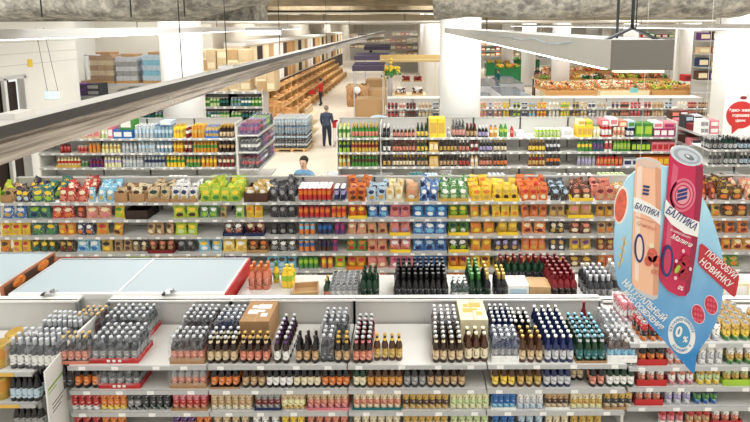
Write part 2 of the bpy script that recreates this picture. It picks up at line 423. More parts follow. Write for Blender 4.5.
pts = [(.35 + .14 * i, 6.1 - .02 * i, 5.68 + .02 * math.sin(i * .5)) for i in range(26)]
o = link('insulated_duct', lumpy_duct('duct', pts, .5, .5, FOIL), label='bulging foil-insulated duct above the grey lamp trunk, upper right', category='duct')
pts = [(4.1 + .2 * i, 6.6, 5.95) for i in range(30)]
link('concrete_beam', MB().box(3.9, 12, 6.5, 7.3, 5.35, 6.7, Mconcrete((196, 188, 170))).mesh('beam'), label='rough concrete ceiling beam at the upper right corner', category='beam')
link('concrete_beam', MB().box(-10, -2.2, 6.9, 7.6, 5.17, 5.5, Mconcrete((190, 184, 168))).mesh('beam'), label='flat concrete ledge beneath the insulated duct at upper left', category='beam')
BE = M((132, 116, 88), .8, noise_amt=.15, noise_scale=2)
for i in range(11):
    D = 16.6 + i * 5.9
    b = MB().box(-8.9, 34, D, D + .5, 6.0 if i % 2 else 5.8, CEIL, BE)
    struct('trim_%d' % (i + 1), b)
GAL = M((160, 148, 122), .6, .1)
for i in range(9):
    D = (24.6, 28.4, 34, 43.5, 51.5, 56, 60, 69, 73)[i]
    o = link('air_duct', MB().box(-8.8, 33, D, D + .7, 5.28 + .05 * (i % 3), 5.62, GAL).mesh('duct'), label='galvanised air duct crossing the hall ceiling, %s from camera' % NTH[i], category='duct', group='ceiling air ducts')
    for kx in range(10): link('duct_flange', MB().box(-8.4 + kx * 4.1, -8.32 + kx * 4.1, D - .015, D + .715, 5.26, 5.66, M((120, 112, 96), .5)).mesh('flange'), o)
for i in range(7):
    D = 19.5 + i * 8
    link('sprinkler_pipe', MB().tube((-8.8, D, 5.22), (33, D, 5.22), .045, M((200, 196, 186), .4), 8).mesh('pipe'), label='thin pipe under the ceiling, %s from camera' % NTH[i], category='pipe', group='ceiling pipes')

for i in range(16):
    D = 15.2 + i * 3.3; z = 5.45 + .28 * (i * 7 % 4)
    if any(p - .1 < D < p + 1.3 for p in (30.8, 39.2, 47.6, 64.4)): D += 1.4
    link('cable_tray', MB().box(-8.7, 33.5, D, D + (.12, .3, .08, .2)[i % 4], z, z + (.05, .1, .08, .14)[i % 4], M(((196, 188, 170), (112, 102, 84), (210, 204, 190), (86, 78, 66))[i % 4], .6)).mesh('tray'), label='narrow cable tray or rail under the ceiling, number %s from camera' % (NTH[i] if i < 15 else 'last'), category='cable tray', group='ceiling cable trays')

# ------------------------------------------------------------------ lamps
GL = Memit((255, 253, 248), 9.0)
def lamp_run(x, y0, y1, ztop, wd, ht, label, body=(178, 180, 178), side_rods=True, seg=None):
    e = link('linear_lamp', None, None, (x, y0, ztop), label=label, category='lamp', group='linear lamp runs')
    L_ = y1 - y0
    b = MB(); t = .012
    bm = M(body, .35, .2)
    b.box(-wd / 2, wd / 2, 0, L_, -.02, 0, bm); b.box(-wd / 2, -wd / 2 + t, 0, L_, -ht, -.02, bm); b.box(wd / 2 - t, wd / 2, 0, L_, -ht, -.02, bm); 
    link('shaded_end_cap', MB().box(-wd / 2 - .002, wd / 2 + .002, -.006, .0, -ht - .002, .001, M((112, 106, 97), .5)).mesh('shaded_end_cap'), e)  # end face in a darker colour than the housing: painted shade
    link('housing', b.mesh('housing'), e)
    g = MB(); g.box(-wd / 2 + .004, wd / 2 - .03, .12, L_, -ht - .008, -ht + .001, GL)
    link('light_strip', g.mesh('strip'), e)
    yy = .3
    while yy < L_: link('suspension_rod', MB().tube((0, yy, 0), (0, yy, CEIL - ztop - .02), .008, M('charcoal'), 6).mesh('rod'), e); yy += 4.5
    return e
# big trunk to the right with its bracket
R = lamp_run(1.18, 2.42, 13.45, 5.1 - .078, .31, .15, 'wide grey lamp trunk hanging on bracket at upper right, nearest camera', (206, 208, 203))
for u, c_ in ((-.09, (255, 206, 140)), (.085, (255, 220, 160)), (.0, (255, 255, 252))): link('bulb', MB().box(u - .035, u + .035, .005, .05, -.166, -.148, Memit(c_, 1.3)).mesh('bulb'), R)
br = MB(); dk = M('charcoal', .5)
for s in (-1, 1): br.hexa([(s * .13 - .012, .1, 0), (s * .13 + .012, .1, 0), (s * .13 + .012, .14, 0), (s * .13 - .012, .14, 0)], [(-.012, .1, .06), (.012, .1, .06), (.012, .14, .06), (-.012, .14, .06)], dk)
br.tube((0, .12, .05), (0, .12, 1.6), .009, dk, 8); br.tube((.02, .12, .06), (.02, .14, 1.6), .003, dk, 6)
link('bracket', br.mesh('bracket'), R)
cab = MB(); rr = random.Random(3); pp = None
for i in range(30):
    q = (-.158, .6 + i * .16, -.028 - .028 * abs(math.sin(i * .55)) - .006 * rr.random())
    if pp: cab.tube(pp, q, .004, M('paleblue', .4), 5)
    pp = q
link('cable', cab.mesh('cable'), R)
# trunk to the left: white top, dark side channel and shiny reflector under it
e = link('linear_lamp', None, None, (-2.0, 1.3, 5.1 - .48), label='dark channelled lamp rail with shiny reflector crossing the upper left', category='lamp', group='linear lamp runs')
LL = 40
link('top_cover', MB().box(-.11, 0, 0, LL, -.008, 0.002, M((232, 232, 228), .5)).mesh('cover'), e)
link('side_channel', MB().box(-.106, -.004, 0, LL, -.07, -.008, M((66, 64, 62), .5)).mesh('channel'), e)
rf = MB(); mm, N_, L_n, b_ = newmat('shiny_reflector'); tc_ = N_.new('ShaderNodeTexCoord'); mp_ = N_.new('ShaderNodeMapping'); mp_.inputs['Scale'].default_value = (40, .9, 40); nz_ = N_.new('ShaderNodeTexNoise'); nz_.inputs['Scale'].default_value = 1.0; nz_.inputs['Detail'].default_value = 5
L_n.new(tc_.outputs['Object'], mp_.inputs[0]); L_n.new(mp_.outputs[0], nz_.inputs['Vector']); cr_ = N_.new('ShaderNodeValToRGB'); cr_.color_ramp.elements[0].position = .38; cr_.color_ramp.elements[1].position = .62; cr_.color_ramp.elements[0].color = lin((96, 84, 72)); cr_.color_ramp.elements[1].color = lin((188, 176, 162))
L_n.new(nz_.outputs['Fac'], cr_.inputs[0]); L_n.new(cr_.outputs[0], b_.inputs['Base Color']); b_.inputs['Metallic'].default_value = .7; b_.inputs['Roughness'].default_value = .25  # light and dark streaks painted into the colour as reflections
rf.hexa([(-.12, 0, -.19), (.02, 0, -.19), (.02, LL, -.19), (-.12, LL, -.19)], [(-.11, 0, -.07), (-.01, 0, -.07), (-.01, LL, -.07), (-.11, LL, -.07)], mm)
link('reflector', rf.mesh('reflector'), e)
for ya, yb in ((1.12, 1.26), (4.0, 4.2)): link('junction_box', MB().box(-.1, -.01, ya, yb, .002, .035, M('white', .5)).mesh('jb'), e)
for y in (3.1, 4.2, 6.5, 11, 16, 21, 26): link('suspension_rod', MB().tube((-.08, y, 0), (-.08, y, 2.05), .005, dk, 6).mesh('rd'), e)
lamp_run(-6.05, 6.0, 27, 5.1 - .045, .2, .155, 'white lamp run along the stockroom wall, upper left', (214, 214, 212))
lamp_run(8.6, 8.5, 40, 5.1 - .0, .2, .13, 'thin glowing lamp run at the upper right edge', (205, 205, 203))
lamp_run(14.5, 12, 48, 5.1 - .05, .2, .13, 'thin lamp run above the produce hall, far right', (205, 205, 203))
x_, z_ = survey(264, 29, 11.0)
e = link('batten_lamp', MB().box(-.4, .4, -.06, .06, -.02, .04, M((150, 148, 142), .5)).mesh('housing'), None, (x_, 11.0, z_), label='short glowing batten lamp hanging left of the bakery', category='lamp')
link('lamp_tube', MB().box(-.37, .37, -.05, .05, -.12, -.02, Memit((255, 255, 255), 5)).mesh('tube'), e)

def area(x, y, z, sx, sy, power, rot=(0, 0, 0), col=(1, 1, .99)):
    l = bpy.data.lights.new('hall_light', 'AREA'); l.shape = 'RECTANGLE'; l.size = sx; l.size_y = sy; l.energy = power; l.color = col
    o = bpy.data.objects.new('hall_light', l); COLL.objects.link(o); o.location = (x, y, z); o.rotation_euler = rot
    return o
for y in (3.0, 10.5, 18.5, 28, 40, 54, 70):
    for x in (-5.5, 2.5, 10.5) + ((19, 28) if y > 15 else ()):
        p = {3.0: 235, 10.5: 450, 18.5: 430}.get(y, 560)
        area(x, y, 6.62 if y > 9 else 6.3, 4.5, 4.5, p)
wd_ = bpy.data.worlds.new('hall_air'); SC.world = wd_; wd_.use_nodes = True
wd_.node_tree.nodes['Background'].inputs[0].default_value = lin((236, 236, 232)); wd_.node_tree.nodes['Background'].inputs[1].default_value = 1.15
area(-11.2, 18.9, 6.4, 2.5, 2.5, 95); area(-7.2, 17.5, 6.4, 2.5, 2.5, 100)  # added fill lights without fixtures, brightening the stockroom niche

# ------------------------------------------------------------------ shelving
SW = M((214, 213, 208), .45); SWd = M((200, 199, 194), .5); RAIL = M((178, 180, 180), .35); TAG = M((236, 236, 232), .5)
def rack_unit(x0, x1, D0, dep, levels, ridge, label, group, tags=4, rail=RAIL, lip=.035, base=True, back_in=0.0, zlow=0.0, tagw=.06, name='gondola_rack', tagm=None, ends=(0, 0), cap=.0):
    """one bay of gondola shelving, front at y=D0, as back_panel, uprights, shelves with rails and price tags"""
    wd = x1 - x0; e = link(name, None, None, ((x0 + x1) / 2, D0, 0), label=label, category='shelving unit', group=group)
    g = .006
    b = MB().box(-wd / 2 + g, wd / 2 - g, dep - .02, dep, .1, ridge, SWd); b.box(-wd / 2, wd / 2, dep - .035, dep + .01 + cap, ridge - .018, ridge, M('white', .4) if cap else SW)
    link('back_panel', b.mesh('back_panel'), e)
    for s in (-1, 1):
        u = MB().box(s * wd / 2 - .012, s * wd / 2 + .012, dep - .045, dep - .02, 0, ridge - .01, M((150, 152, 152), .4, .3))
        link('upright', u.mesh('upright'), e)
        if ends[0 if s < 0 else 1]:
            link('end_panel', MB().box(s * wd / 2 - .012, s * wd / 2 + .012, .04, dep, 0, ridge - .04, SW).mesh('end_panel'), e)
    for li, z in enumerate(levels):
        sh = link('shelf', MB().box(-wd / 2 + g, wd / 2 - g, 0, dep - .045, z - .022, z, SW).mesh('shelf'), e)
        rl = MB().box(-wd / 2 + g, wd / 2 - g, -.012, 0, z - lip, z + .004, rail)
        link('price_rail', rl.mesh('rail'), sh)
        for t in range(tags):
            tx = -wd / 2 + wd * (t + .5 + random.uniform(-.18, .18)) / tags
            link('price_tag', cached(('tag', tagw, lip, (tagm or TAG).name), lambda: MB().box(-tagw / 2, tagw / 2, -.015, -.012, -lip + .003, .001, tagm or TAG).mesh('tag')), sh, (tx, 0, z))
    if base: link('plinth', MB().box(-wd / 2 + g, wd / 2 - g, .05, dep, 0, .12, SWd).mesh('plinth'), e)
    return e

# ================================================================== FRONT BEER RACK
DF = 3.96; FDEP = .64
zF = [zof(365, DF), zof(389.5, DF), zof(411.5, DF), zof(434, DF)]
zFr = zof(298, DF + FDEP)
low = [zF[3] - .32, zF[3] - .62, zF[3] - .95]
FE = [-3.05, -1.80, -.55, .70, 1.95]
nm = ['leftmost bay with wrapped crates', 'second bay from left under big brown carton', 'middle bay with the wide empty gap', 'fourth bay from left with silver capped bottles']
for i in range(4):
    rack_unit(FE[i], FE[i + 1], DF, FDEP, zF + low, zFr, 'white beer rack, ' + nm[i], 'front beer rack bays', ends=(i == 0, i == 3), cap=.05)
def xf(px, t=0): return xat(px, DF + .08, zF[t] + .1)
# bays left and right of it
zL = [zof(371, DF), zof(402.5, DF), zof(432, DF)]
rack_unit(-5.2, -3.36, DF, FDEP, zL + [zL[2] - .35, zL[2] - .7], zFr, 'white wine rack with yellow price strips at lower left corner', None, tags=3, tagw=.2, tagm=M((226, 176, 60), .5), cap=.05)
DR = 3.98
zR = [zof(344, DR), zof(367.5, DR), zof(388, DR), zof(407.5, DR), zof(429, DR)]
rack_unit(1.97, 3.22, DR, FDEP, zR + [zR[4] - .3], zFr - .03, 'white can rack behind the blue hanging sign', 'right can rack bays', cap=.05)
rack_unit(3.22, 4.47, DR, FDEP, zR + [zR[4] - .3], zFr - .03, 'white can rack at lower right corner', 'right can rack bays', cap=.05)
# continuous top board behind the ridge
ZP = 2.22
tb = MB(); tb.box(-1.85, 4.8, DF + FDEP + .012, 5.27, ZP - .03, ZP, SW); tb.box(-1.85, 4.8, 5.24, 5.27, .1, ZP - .03, SWd)
link('display_board', tb.mesh('board'), label='long white display top behind the beer rack, carrying wine bottles', category='shelf')

class G: pass
def B(glass, label, cap, **k): return bottle(glass, label, cap, **k)
WH = ['beer rack top shelf', 'beer rack second shelf', 'beer rack third shelf', 'beer rack fourth shelf']
def fb(t, p0, p1, pr, desc, rows=1, cols=None, y=.02, name='beer_bottle', cat='bottle', tr=None, alts=(), z=None, where=None, jit=.003):
    zz = (zF[t] if z is None else z)
    x0, x1 = xf(p0, t), xf(p1, t)
    if tr:
        c, h = tr; dd = max(.1, rows * (pr[3] * 2 + .003) + .012)
        put('display_tray', tray(c, x1 - x0 + .014, dd, h), ((x0 + x1) / 2, DF + y + dd / 2 - .006, zz), label=unique_base('%s cardboard tray under %s' % (W(c) if c != 'cardboard' else 'brown', desc.split(' with')[0].split(' and')[0] + 's'), WH[t]), cat='tray')
        zz += .004
    run(name, cat, pr, desc, where or WH[t], x0, x1, DF + y, zz, rows, cols=cols, alts=alts, jit=jit)
BB = 'darkbrown'
def pack(p0, p1, t, y, nx, ny, glass, label, cap, desc, c_tray='red', z=None, h=.25, film=True, shape='beer', trh=.05, D0=None, zt=None, kind='bottle', r=.031, xw=None, where=None, mark=None):
    """shrink-wrapped pack: one thing with tray, wrap and every bottle as a part"""
    D0 = DF if D0 is None else D0; zz = zF[t] if zt is None else zt
    if xw: x0, x1 = xw
    else: x0, x1 = xat(p0, D0 + .08 + y, zz + .1), xat(p1, D0 + .08 + y, zz + .1)
    nx = nx or max(2, int((x1 - x0) / (2 * r))); sp = (x1 - x0) / nx
    pr = bottle(glass, label, cap, h=h, kids=False, shape=shape, r=r) if kind == 'bottle' else can(glass, label, h=h, kids=False, r=r)
    dd = ny * 2 * r + .01
    e = link('shrink_wrapped_pack', None, None, ((x0 + x1) / 2, D0 + y, zz + (z or 0)), label=unique_base(desc, where or WH[t]), category='drinks pack', group='shrink wrapped packs')
    if c_tray:
        tm = tray(c_tray, x1 - x0 + .01, dd, trh, low=1.0)
        tr_ = link('tray', tm[0], e, (0, dd / 2, 0))
        if mark:
            for a in (-.12, 0, .12): link('printed_mark', MB().box(a * (x1 - x0) - .014, a * (x1 - x0) + .014, -dd / 2 - .002, -dd / 2, .014, .036, M(mark, .5)).mesh('mark'), tr_)
    for j in range(ny):
        for i in range(nx): link(kind, pr[0], e, (-(x1 - x0) / 2 + sp * (i + .5), r + .005 + j * 2 * r, .004))
    if film:
        mb = MB(); W2 = (x1 - x0) / 2 + .008; f = Mfilm(); hh = h + .006; n = len(mb.v); k_ = mb.m(f)
        gx, gy = 10, 8
        for j in range(gy + 1):
            for i in range(gx + 1):
                u = i / gx; v = j / gy
                edge = min(1, 6 * min(u, 1 - u, v, 1 - v) + .0)
                mb.v.append((-W2 * (.96 + .04 * edge) + 2 * W2 * (.96 + .04 * edge) * u, -.008 + (dd + .016) * v, hh - .03 * (1 - edge) + random.uniform(-.004, .004)))
        for j in range(gy):
            for i in range(gx):
                a = j * (gx + 1) + i; mb.f.append((a, a + 1, a + gx + 2, a + gx + 1)); mb.mi.append(k_); mb.sm.append(True)
        def sheet(A, B2):
            m0 = len(mb.v)
            for v in range(5):
                for u in range(9):
                    a = Vector(A) + (Vector(B2) - Vector(A)) * (u / 8); a.z = .04 + (hh - .03 - .04) * v / 4; nrm = Vector(B2) - Vector(A); nrm = Vector((nrm.y, -nrm.x, 0)).normalized()
                    mb.v.append(tuple(a + nrm * random.uniform(-.003, .007)))
            for v in range(4):
                for u in range(8):
                    q = m0 + v * 9 + u; mb.f.append((q, q + 1, q + 10, q + 9)); mb.mi.append(k_); mb.sm.append(True)
        sheet((-W2, -.008, 0), (W2, -.008, 0)); sheet((W2, -.008, 0), (W2, dd + .008, 0)); sheet((-W2, dd + .008, 0), (-W2, -.008, 0))
        link('plastic_wrap', mb.mesh('wrap'), e)
    return e

# top shelf, left bay
pack(64, 92, 0, .02, 4, 2, BB, 'salmon', 'gold', 'wrapped pack of brown bottles with orange labels', 'salmon', trh=.03)
pack(95, 141, 0, .03, 6, 4, 'charcoal', 'grey', 'silver', 'big grey wrapped bottle crate on red tray at front', 'red', h=.24, mark='white')
pack(107, 150, 0, .34, 6, 4, 'charcoal', 'grey', 'silver', 'grey wrapped bottle crate on red tray at the back', 'red', h=.24)
pack(80, 104, 0, .36, 4, 3, 'brown', 'darkbrown', 'gold', 'small wrapped pack of brown bottles behind the others', 'cardboard')
# second bay
pack(173, 206, 0, .02, 5, 3, BB, 'salmon', 'silver', 'wrapped bottles with orange red labels in brown tray', 'cardboard', trh=.055)
pack(184, 216, 0, .31, 5, 4, 'darkbrown', 'grey', 'silver', 'wrapped pack with silver caps at the back', None)
fb(0, 208, 238, B(BB, 'beige', 'silver', neck='cream'), 'brown bottle with cream label', 3, 4)
pack(218, 243, 0, .30, 4, 4, 'navy', 'black', 'silver', 'dark wrapped pack with blue silver caps', 'blue')
fb(0, 240, 270, B(BB, 'salmon', 'gold', neck='beige'), 'brown bottle with pale red label', 2, 4)
pr = carton('cardboard', None, .28, .34, .25, mark='white')
put('cardboard_carton', pr, (xat(259, DF + .43, zF[0] + .2), DF + .43, zF[0]), (0, 0, .0), label='big brown cardboard carton with white print on beer rack top', cat='box')
fb(0, 273, 291, B(BB, 'white', 'silver', neck='purple'), 'dark bottle with white label', 6, 2)
fb(0, 295, 319, B('black', 'tan', 'darkbrown'), 'black bottle with brown label', 2, 3)
pack(321, 334, 0, .03, 2, 3, 'black', 'charcoal', 'silver', 'narrow wrapped pack of black bottles', None)
fb(0, 334, 350, B('black', 'tan', 'gold', neck='gold'), 'black bottle with gold neck', 2, 2)
pack(322, 347, 0, .25, 4, 4, 'charcoal', 'grey', 'silver', 'grey wrapped pack of silver capped bottles behind black ones', None)
# middle bay
fb(0, 353, 372, B('darkbrown', 'salmon', 'silver', neck='pink', ), 'reddish bottle with pink label', 6, 3)
fb(0, 373, 402, B('brown', 'gold', 'gold', neck='yellow'), 'amber bottle with yellow label', 1, 4, y=.05)
fb(0, 431, 462, B(BB, 'beige', 'silver', neck='cream'), 'brown bottle with beige label', 4, 4)

pack(431, 457, 0, .29, 4, 4, 'brown', 'grey', 'white', 'wrapped pack with white caps at the back', None)
fb(0, 463, 487, B('brown', 'cream', 'cream', r=.036, h=.27), 'stout brown bottle with round cream label', 2, 3, y=.03)
pr = carton('cream', None, .26, .34, .26, mark='gold')
put('cardboard_carton', pr, (xat(471, DF + .43, zF[0] + .2), DF + .43, zF[0]), (0, 0, .02), label='cream carton with gold print at back of beer rack top', cat='box')
# fourth bay
pack(490, 516, 0, .03, 4, 3, 'navy', 'grey', 'silver', 'wrapped pack of dark blue bottles on white tray', 'white', trh=.06)
pack(489, 512, 0, .24, 4, 5, 'navy', 'charcoal', 'silver', 'silver capped pack behind the dark blue bottles', None, film=False)
fb(0, 517, 541, B('brown', 'beige', 'gold'), 'tall brown bottle with faded green label', 3, 3)
fb(0, 516, 536, B('black', 'navy', 'white'), 'black bottle standing at back', 4, 3, y=.24)
fb(0, 542, 572, B('navy', 'silver', 'white'), 'dark blue bottle with silver label', 8, 4)
fb(0, 574, 603, B('darkgreen', 'teal', 'cyan', neck='silver'), 'green bottle with teal label', 6, 4, tr=('cardboard', .05))
pack(604, 632, 0, .02, 4, 3, 'brown', 'cyan', 'silver', 'wrapped pack of brown bottles with light blue labels', 'white', trh=.07)
pack(600, 626, 0, .24, 4, 4, 'grey', 'grey', 'silver', 'cloudy wrapped pack at right end', None)
fb(0, 596, 602, B('darkred', 'pink', 'darkred', h=.3), 'single tall dark red bottle', 1, 1, y=.46, name='beer_bottle')
# second shelf
fb(1, 63, 75, B('black', 'charcoal', 'black'), 'plain black bottle', 2, 2)
fb(1, 76, 101, B('black', 'orange', 'black'), 'black bottle with orange label', 2, 3)
pack(103, 143, 1, .02, 5, 3, 'charcoal', 'grey', 'silver', 'wrapped grey bottles on red tray', 'red', h=.2, mark='white')
pack(173, 208, 1, .02, 5, 3, 'grey', 'salmon', 'silver', 'wrapped bottles with pink labels in brown tray', 'cardboard', h=.21)
fb(1, 212, 240, B('black', 'orange', 'yellow', neck='yellow', h=.22), 'black bottle with yellow cap', 2, 4, tr=('cardboard', .035))
fb(1, 242, 266, B(BB, 'tan', 'brown', h=.22), 'brown bottle with tan label', 2, 3)
fb(1, 267, 293, B('black', 'white', 'black', h=.22), 'black bottle with white label', 2, 4)
fb(1, 294, 321, B('black', 'cream', 'gold', h=.22), 'black bottle with cream label', 2, 4)
fb(1, 322, 349, B('black', 'orange', 'orange', neck='orange', h=.22), 'black bottle with bright orange label', 2, 4)
fb(1, 353, 366, B('darkgreen', 'cream', 'darkgreen', h=.22), 'dark green bottle with pale label', 2, 2)
fb(1, 367, 402, B('brown', 'amber', 'gold', neck='gold', h=.22), 'brown bottle with amber label', 2, 5)
fb(1, 403, 425, B('charcoal', 'grey', 'charcoal', h=.22), 'dark bottle with grey label', 2, 3)
fb(1, 426, 464, B(BB, 'tan', 'silver', neck='tan', h=.22), 'dark brown bottle with tan label', 2, 5)
fb(1, 490, 514, B('brown', 'yellow', 'brown', h=.22), 'brown bottle with bright yellow label', 2, 3)
fb(1, 515, 540, B('brown', 'gold', 'gold', neck='gold', h=.22), 'brown bottle with golden label', 2, 3)
fb(1, 541, 569, B('navy', 'silver', 'white', h=.22), 'dark blue bottle with silver label', 2, 4)
fb(1, 570, 585, B('black', 'beige', 'black', h=.22), 'black bottle set back on shelf', 1, 2, y=.1)
fb(1, 587, 602, B('black', 'salmon', 'darkbrown', h=.22), 'black bottle with salmon oval label', 2, 2)
fb(1, 604, 631, B('darkgreen', 'white', 'silver', h=.22), 'dark green bottle with white label', 2, 4)
# third and fourth shelves: cans
def fc(t, p0, p1, c1, c2, desc, rows=2, cols=None, tr=None, c3=None, y=.02, h=.168, z=None, alts=()):
    fb(t, p0, p1, can(c1, c2, c3=c3, h=h), desc, rows, cols, name='beer_can', cat='can', tr=tr, y=y, alts=alts)
CAN3 = [(73, 102, 'white', 'red', 'red', 4, None), (103, 128, 'yellow', 'orange', 'orange', 4, None), (129, 143, 'charcoal', 'grey', 'charcoal', 2, None), (144, 171, 'darkgreen', 'charcoal', 'charcoal', 4, None),
        (174, 208, 'salmon', 'red', 'pink', 5, 'cardboard'), (212, 253, 'cream', 'tan', 'beige', 6, None), (256, 281, 'grey', 'darkred', 'grey', 4, 'navy'), (282, 305, 'gold', 'paleyellow', 'beige', 4, None),
        (307, 348, 'pink', 'salmon', 'beige', 6, 'pink'), (353, 400, 'cream', 'salmon', 'cream', 7, 'teal'), (402, 447, 'gold', 'brown', 'gold', 7, None), (449, 487, 'paleyellow', 'palegreen', 'paleyellow', 6, None),
        (490, 513, 'cyan', 'blue', 'blue', 4, 'white'), (515, 541, 'paleblue', 'silver', 'white', 4, None), (543, 566, 'beige', 'brown', 'tan', 4, 'white'), (568, 599, 'paleyellow', 'gold', 'cream', 5, None), (601, 629, 'beige', 'charcoal', 'gold', 4, 'cardboard')]
for (a, b, c1, c2, c3, n, tr_) in CAN3: fc(2, a, b, c1, c2, '%s and %s can' % (W(c1), W(c2)), 2, n, (tr_, .05) if tr_ else None, c3, h=.16)
CAN4 = [(75, 103, 'red', 'darkred', 'red'), (104, 128, 'orange', 'gold', 'orange'), (174, 196, 'purple', 'pink', 'purple'), (197, 212, 'orange', 'red', 'orange'), (214, 250, 'cream', 'tan', 'beige'), (252, 280, 'charcoal', 'silver', 'white'), (282, 305, 'gold', 'beige', 'yellow'), (307, 348, 'salmon', 'red', 'salmon'),
        (353, 400, 'palegreen', 'tan', 'cream'), (402, 447, 'tan', 'cream', 'gold'), (449, 487, 'palegreen', 'cream', 'palegreen'), (490, 513, 'cyan', 'teal', 'blue'), (515, 541, 'white', 'blue', 'paleblue'), (543, 566, 'tan', 'beige', 'cream'), (568, 599, 'beige', 'gold', 'gold')]
for (a, b, c1, c2, c3) in CAN4: fc(3, a, b, c1, c2, '%s and %s can' % (W(c1), W(c2)), 1, None, None, c3, h=.16)

# far left wine rack
def xl(px, t=0): return xat(px, DF + .08, zL[t] + .1)
LW = ['wine rack top shelf', 'wine rack second shelf', 'wine rack third shelf']
tin = lambda: (MB().lathe([(.075, 0), (.08, .01), (.075, .05), (.08, .07), (.075, .11), (.08, .2), (.07, .21)], M('gold', .3, .6), 16).mesh('tin'), [('tin_label', MB().lathe([(.081, .08), (.081, .18)], M('amber', .4), 16, capb=False, capt=False).mesh('tl'))], .08, .08, .21)
T_ = cached('tin', tin)
run('large_tin', 'tin', T_, 'large golden tin', LW[0], xl(-12), xl(9), DF + .03, zL[0], 2, cols=1)
run('large_tin', 'tin', T_, 'large golden tin', LW[1], xl(-12), xl(9, 1), DF + .03, zL[1], 1, cols=1)
pack(0, 0, 0, .03, 3, 3, 'charcoal', 'white', 'silver', 'grey wrapped wine pack beside golden tins', None, zt=zL[0], h=.28, shape='wine', xw=(xl(11), xl(33)), r=.036, where=LW[0])
pack(0, 0, 0, .02, 4, 3, 'charcoal', 'white', 'silver', 'wrapped wine pack next to the white sign board', None, zt=zL[0], h=.28, shape='wine', xw=(xl(34), xl(59)), r=.036, where=LW[0])
pack(0, 0, 0, .29, 4, 3, 'charcoal', 'white', 'silver', 'wrapped wine pack behind at left', None, zt=zL[0], h=.28, shape='wine', xw=(xl(22), xl(43)), r=.036, where=LW[0])
pack(0, 0, 0, .28, 4, 3, 'charcoal', 'white', 'silver', 'wrapped wine pack behind at right', None, zt=zL[0], h=.28, shape='wine', xw=(xl(44), xl(66)), r=.036, where=LW[0])
run('wine_bottle', 'bottle', B('black', 'paleblue', 'black', h=.27, r=.036, shape='champ'), 'black wine bottle with pale label', LW[1], xl(10), xl(42, 1), DF + .02, zL[1], 2, cols=5)
run('wine_bottle', 'bottle', B('black', 'grey', 'grey', h=.27, r=.036, shape='champ'), 'black wine bottle with grey label', LW[2], xl(10), xl(46, 2), DF + .02, zL[2], 1, cols=5)
# white sign board at the end of the rack
nx_, nz_ = survey(42.5, 371, 3.74); fx_, fz_ = survey(61.5, 353, 4.02)
sg = link('sign_board', None, None, (nx_, 3.74, 0), label='white sign board with green stripe at end of wine rack', category='sign')
dv = Vector((fx_ - nx_, .28, 0)); nv = Vector((.28, -(fx_ - nx_), 0)).normalized()
def sbq(u0, u1, z0, z1, mat, th, name):
    a = dv * u0; b = dv * u1; o_ = nv * th
    mb = MB(); mb.hexa([(a.x, a.y, z0), (a.x + o_.x, a.y + o_.y, z0), (b.x + o_.x, b.y + o_.y, z0), (b.x, b.y, z0)], [(a.x, a.y, z1), (a.x + o_.x, a.y + o_.y, z1), (b.x + o_.x, b.y + o_.y, z1), (b.x, b.y, z1)], mat)
    return link(name, mb.mesh(name), sg)
sbq(0, 1, nz_ - .75, nz_, M((228, 230, 226), .5), .01, 'board')
sbq(.08, .92, nz_ - .2, nz_ - .18, M((140, 180, 60), .5), .012, 'green_stripe'); sbq(.08, .5, nz_ - .23, nz_ - .222, M((140, 180, 60), .5), .012, 'green_stripe')
for q in range(3): sbq(.2, .88 - .12 * q, nz_ - .36 - .035 * q, nz_ - .352 - .035 * q, M('charcoal', .6), .012, 'printed_line')

# right can rack
def xr(px, t=0): return xat(px, DR + .08, zR[t] + .1)
RW = ['can rack top shelf', 'can rack second shelf', 'can rack third shelf', 'can rack fourth shelf', 'can rack fifth shelf']
def rc(t, p0, p1, c1, c2, c3=None, rows=2, tr=None, h=.168, y=.02, desc=None, cols=None, rr_=.033):
    x0, x1 = xr(p0, t), xr(p1, t); zz = zR[t]
    pr = can(c1, c2, c3=c3, h=h, r=rr_)
    desc = desc or '%s and %s can' % (W(c1), W(c2))
    if tr:
        dd = rows * (rr_ * 2 + .003) + .01
        put('display_tray', tray(tr, x1 - x0 + .014, dd, .06, low=1), ((x0 + x1) / 2, DR + y + dd / 2 - .006, zz), label=unique_base('%s tray under %s cans' % (W(tr), W(c1)), RW[t]), cat='tray'); zz += .004
    run('drink_can', 'can', pr, desc, RW[t], x0, x1, DR + y, zz, rows, cols=cols)
rc(0, 637, 663, 'orange', 'black', 'red', 3); rc(0, 664, 690, 'red', 'silver', 'red', 2); rc(0, 691, 717, 'silver', 'white', 'white', 3); rc(0, 719, 755, 'green', 'yellow', 'gold', 6); rc(0, 760, 790, 'green', 'gold', 'gold', 4)
rc(0, 631, 655, 'pink', 'white', 'pink', 3, y=.3, h=.2)
rc(1, 635, 662, 'darkred', 'orange', 'black', 2, 'red'); rc(1, 664, 693, 'salmon', 'silver', 'pink', 2); rc(1, 695, 720, 'white', 'silver', 'white', 2); rc(1, 722, 750, 'green', 'gold', 'white', 2); rc(1, 752, 785, 'green', 'white', 'gold', 1)
rc(2, 634, 662, 'silver', 'salmon', 'white', 2, 'red'); rc(2, 664, 692, 'pink', 'white', 'salmon', 2); rc(2, 693, 717, 'yellow', 'palegreen', 'gold', 2); rc(2, 719, 745, 'green', 'gold', 'palegreen', 2, 'lime'); rc(2, 748, 780, 'white', 'silver', 'white', 1)
rc(3, 632, 658, 'white', 'salmon', 'silver', 2, 'red'); rc(3, 661, 688, 'silver', 'lilac', 'white', 2); rc(3, 690, 715, 'blue', 'green', 'navy', 2)
rc(4, 655, 681, 'white', 'pink', 'red', 1); rc(4, 683, 706, 'orange', 'tan', 'red', 1); rc(4, 708, 736, 'silver', 'salmon', 'white', 1, 'red')

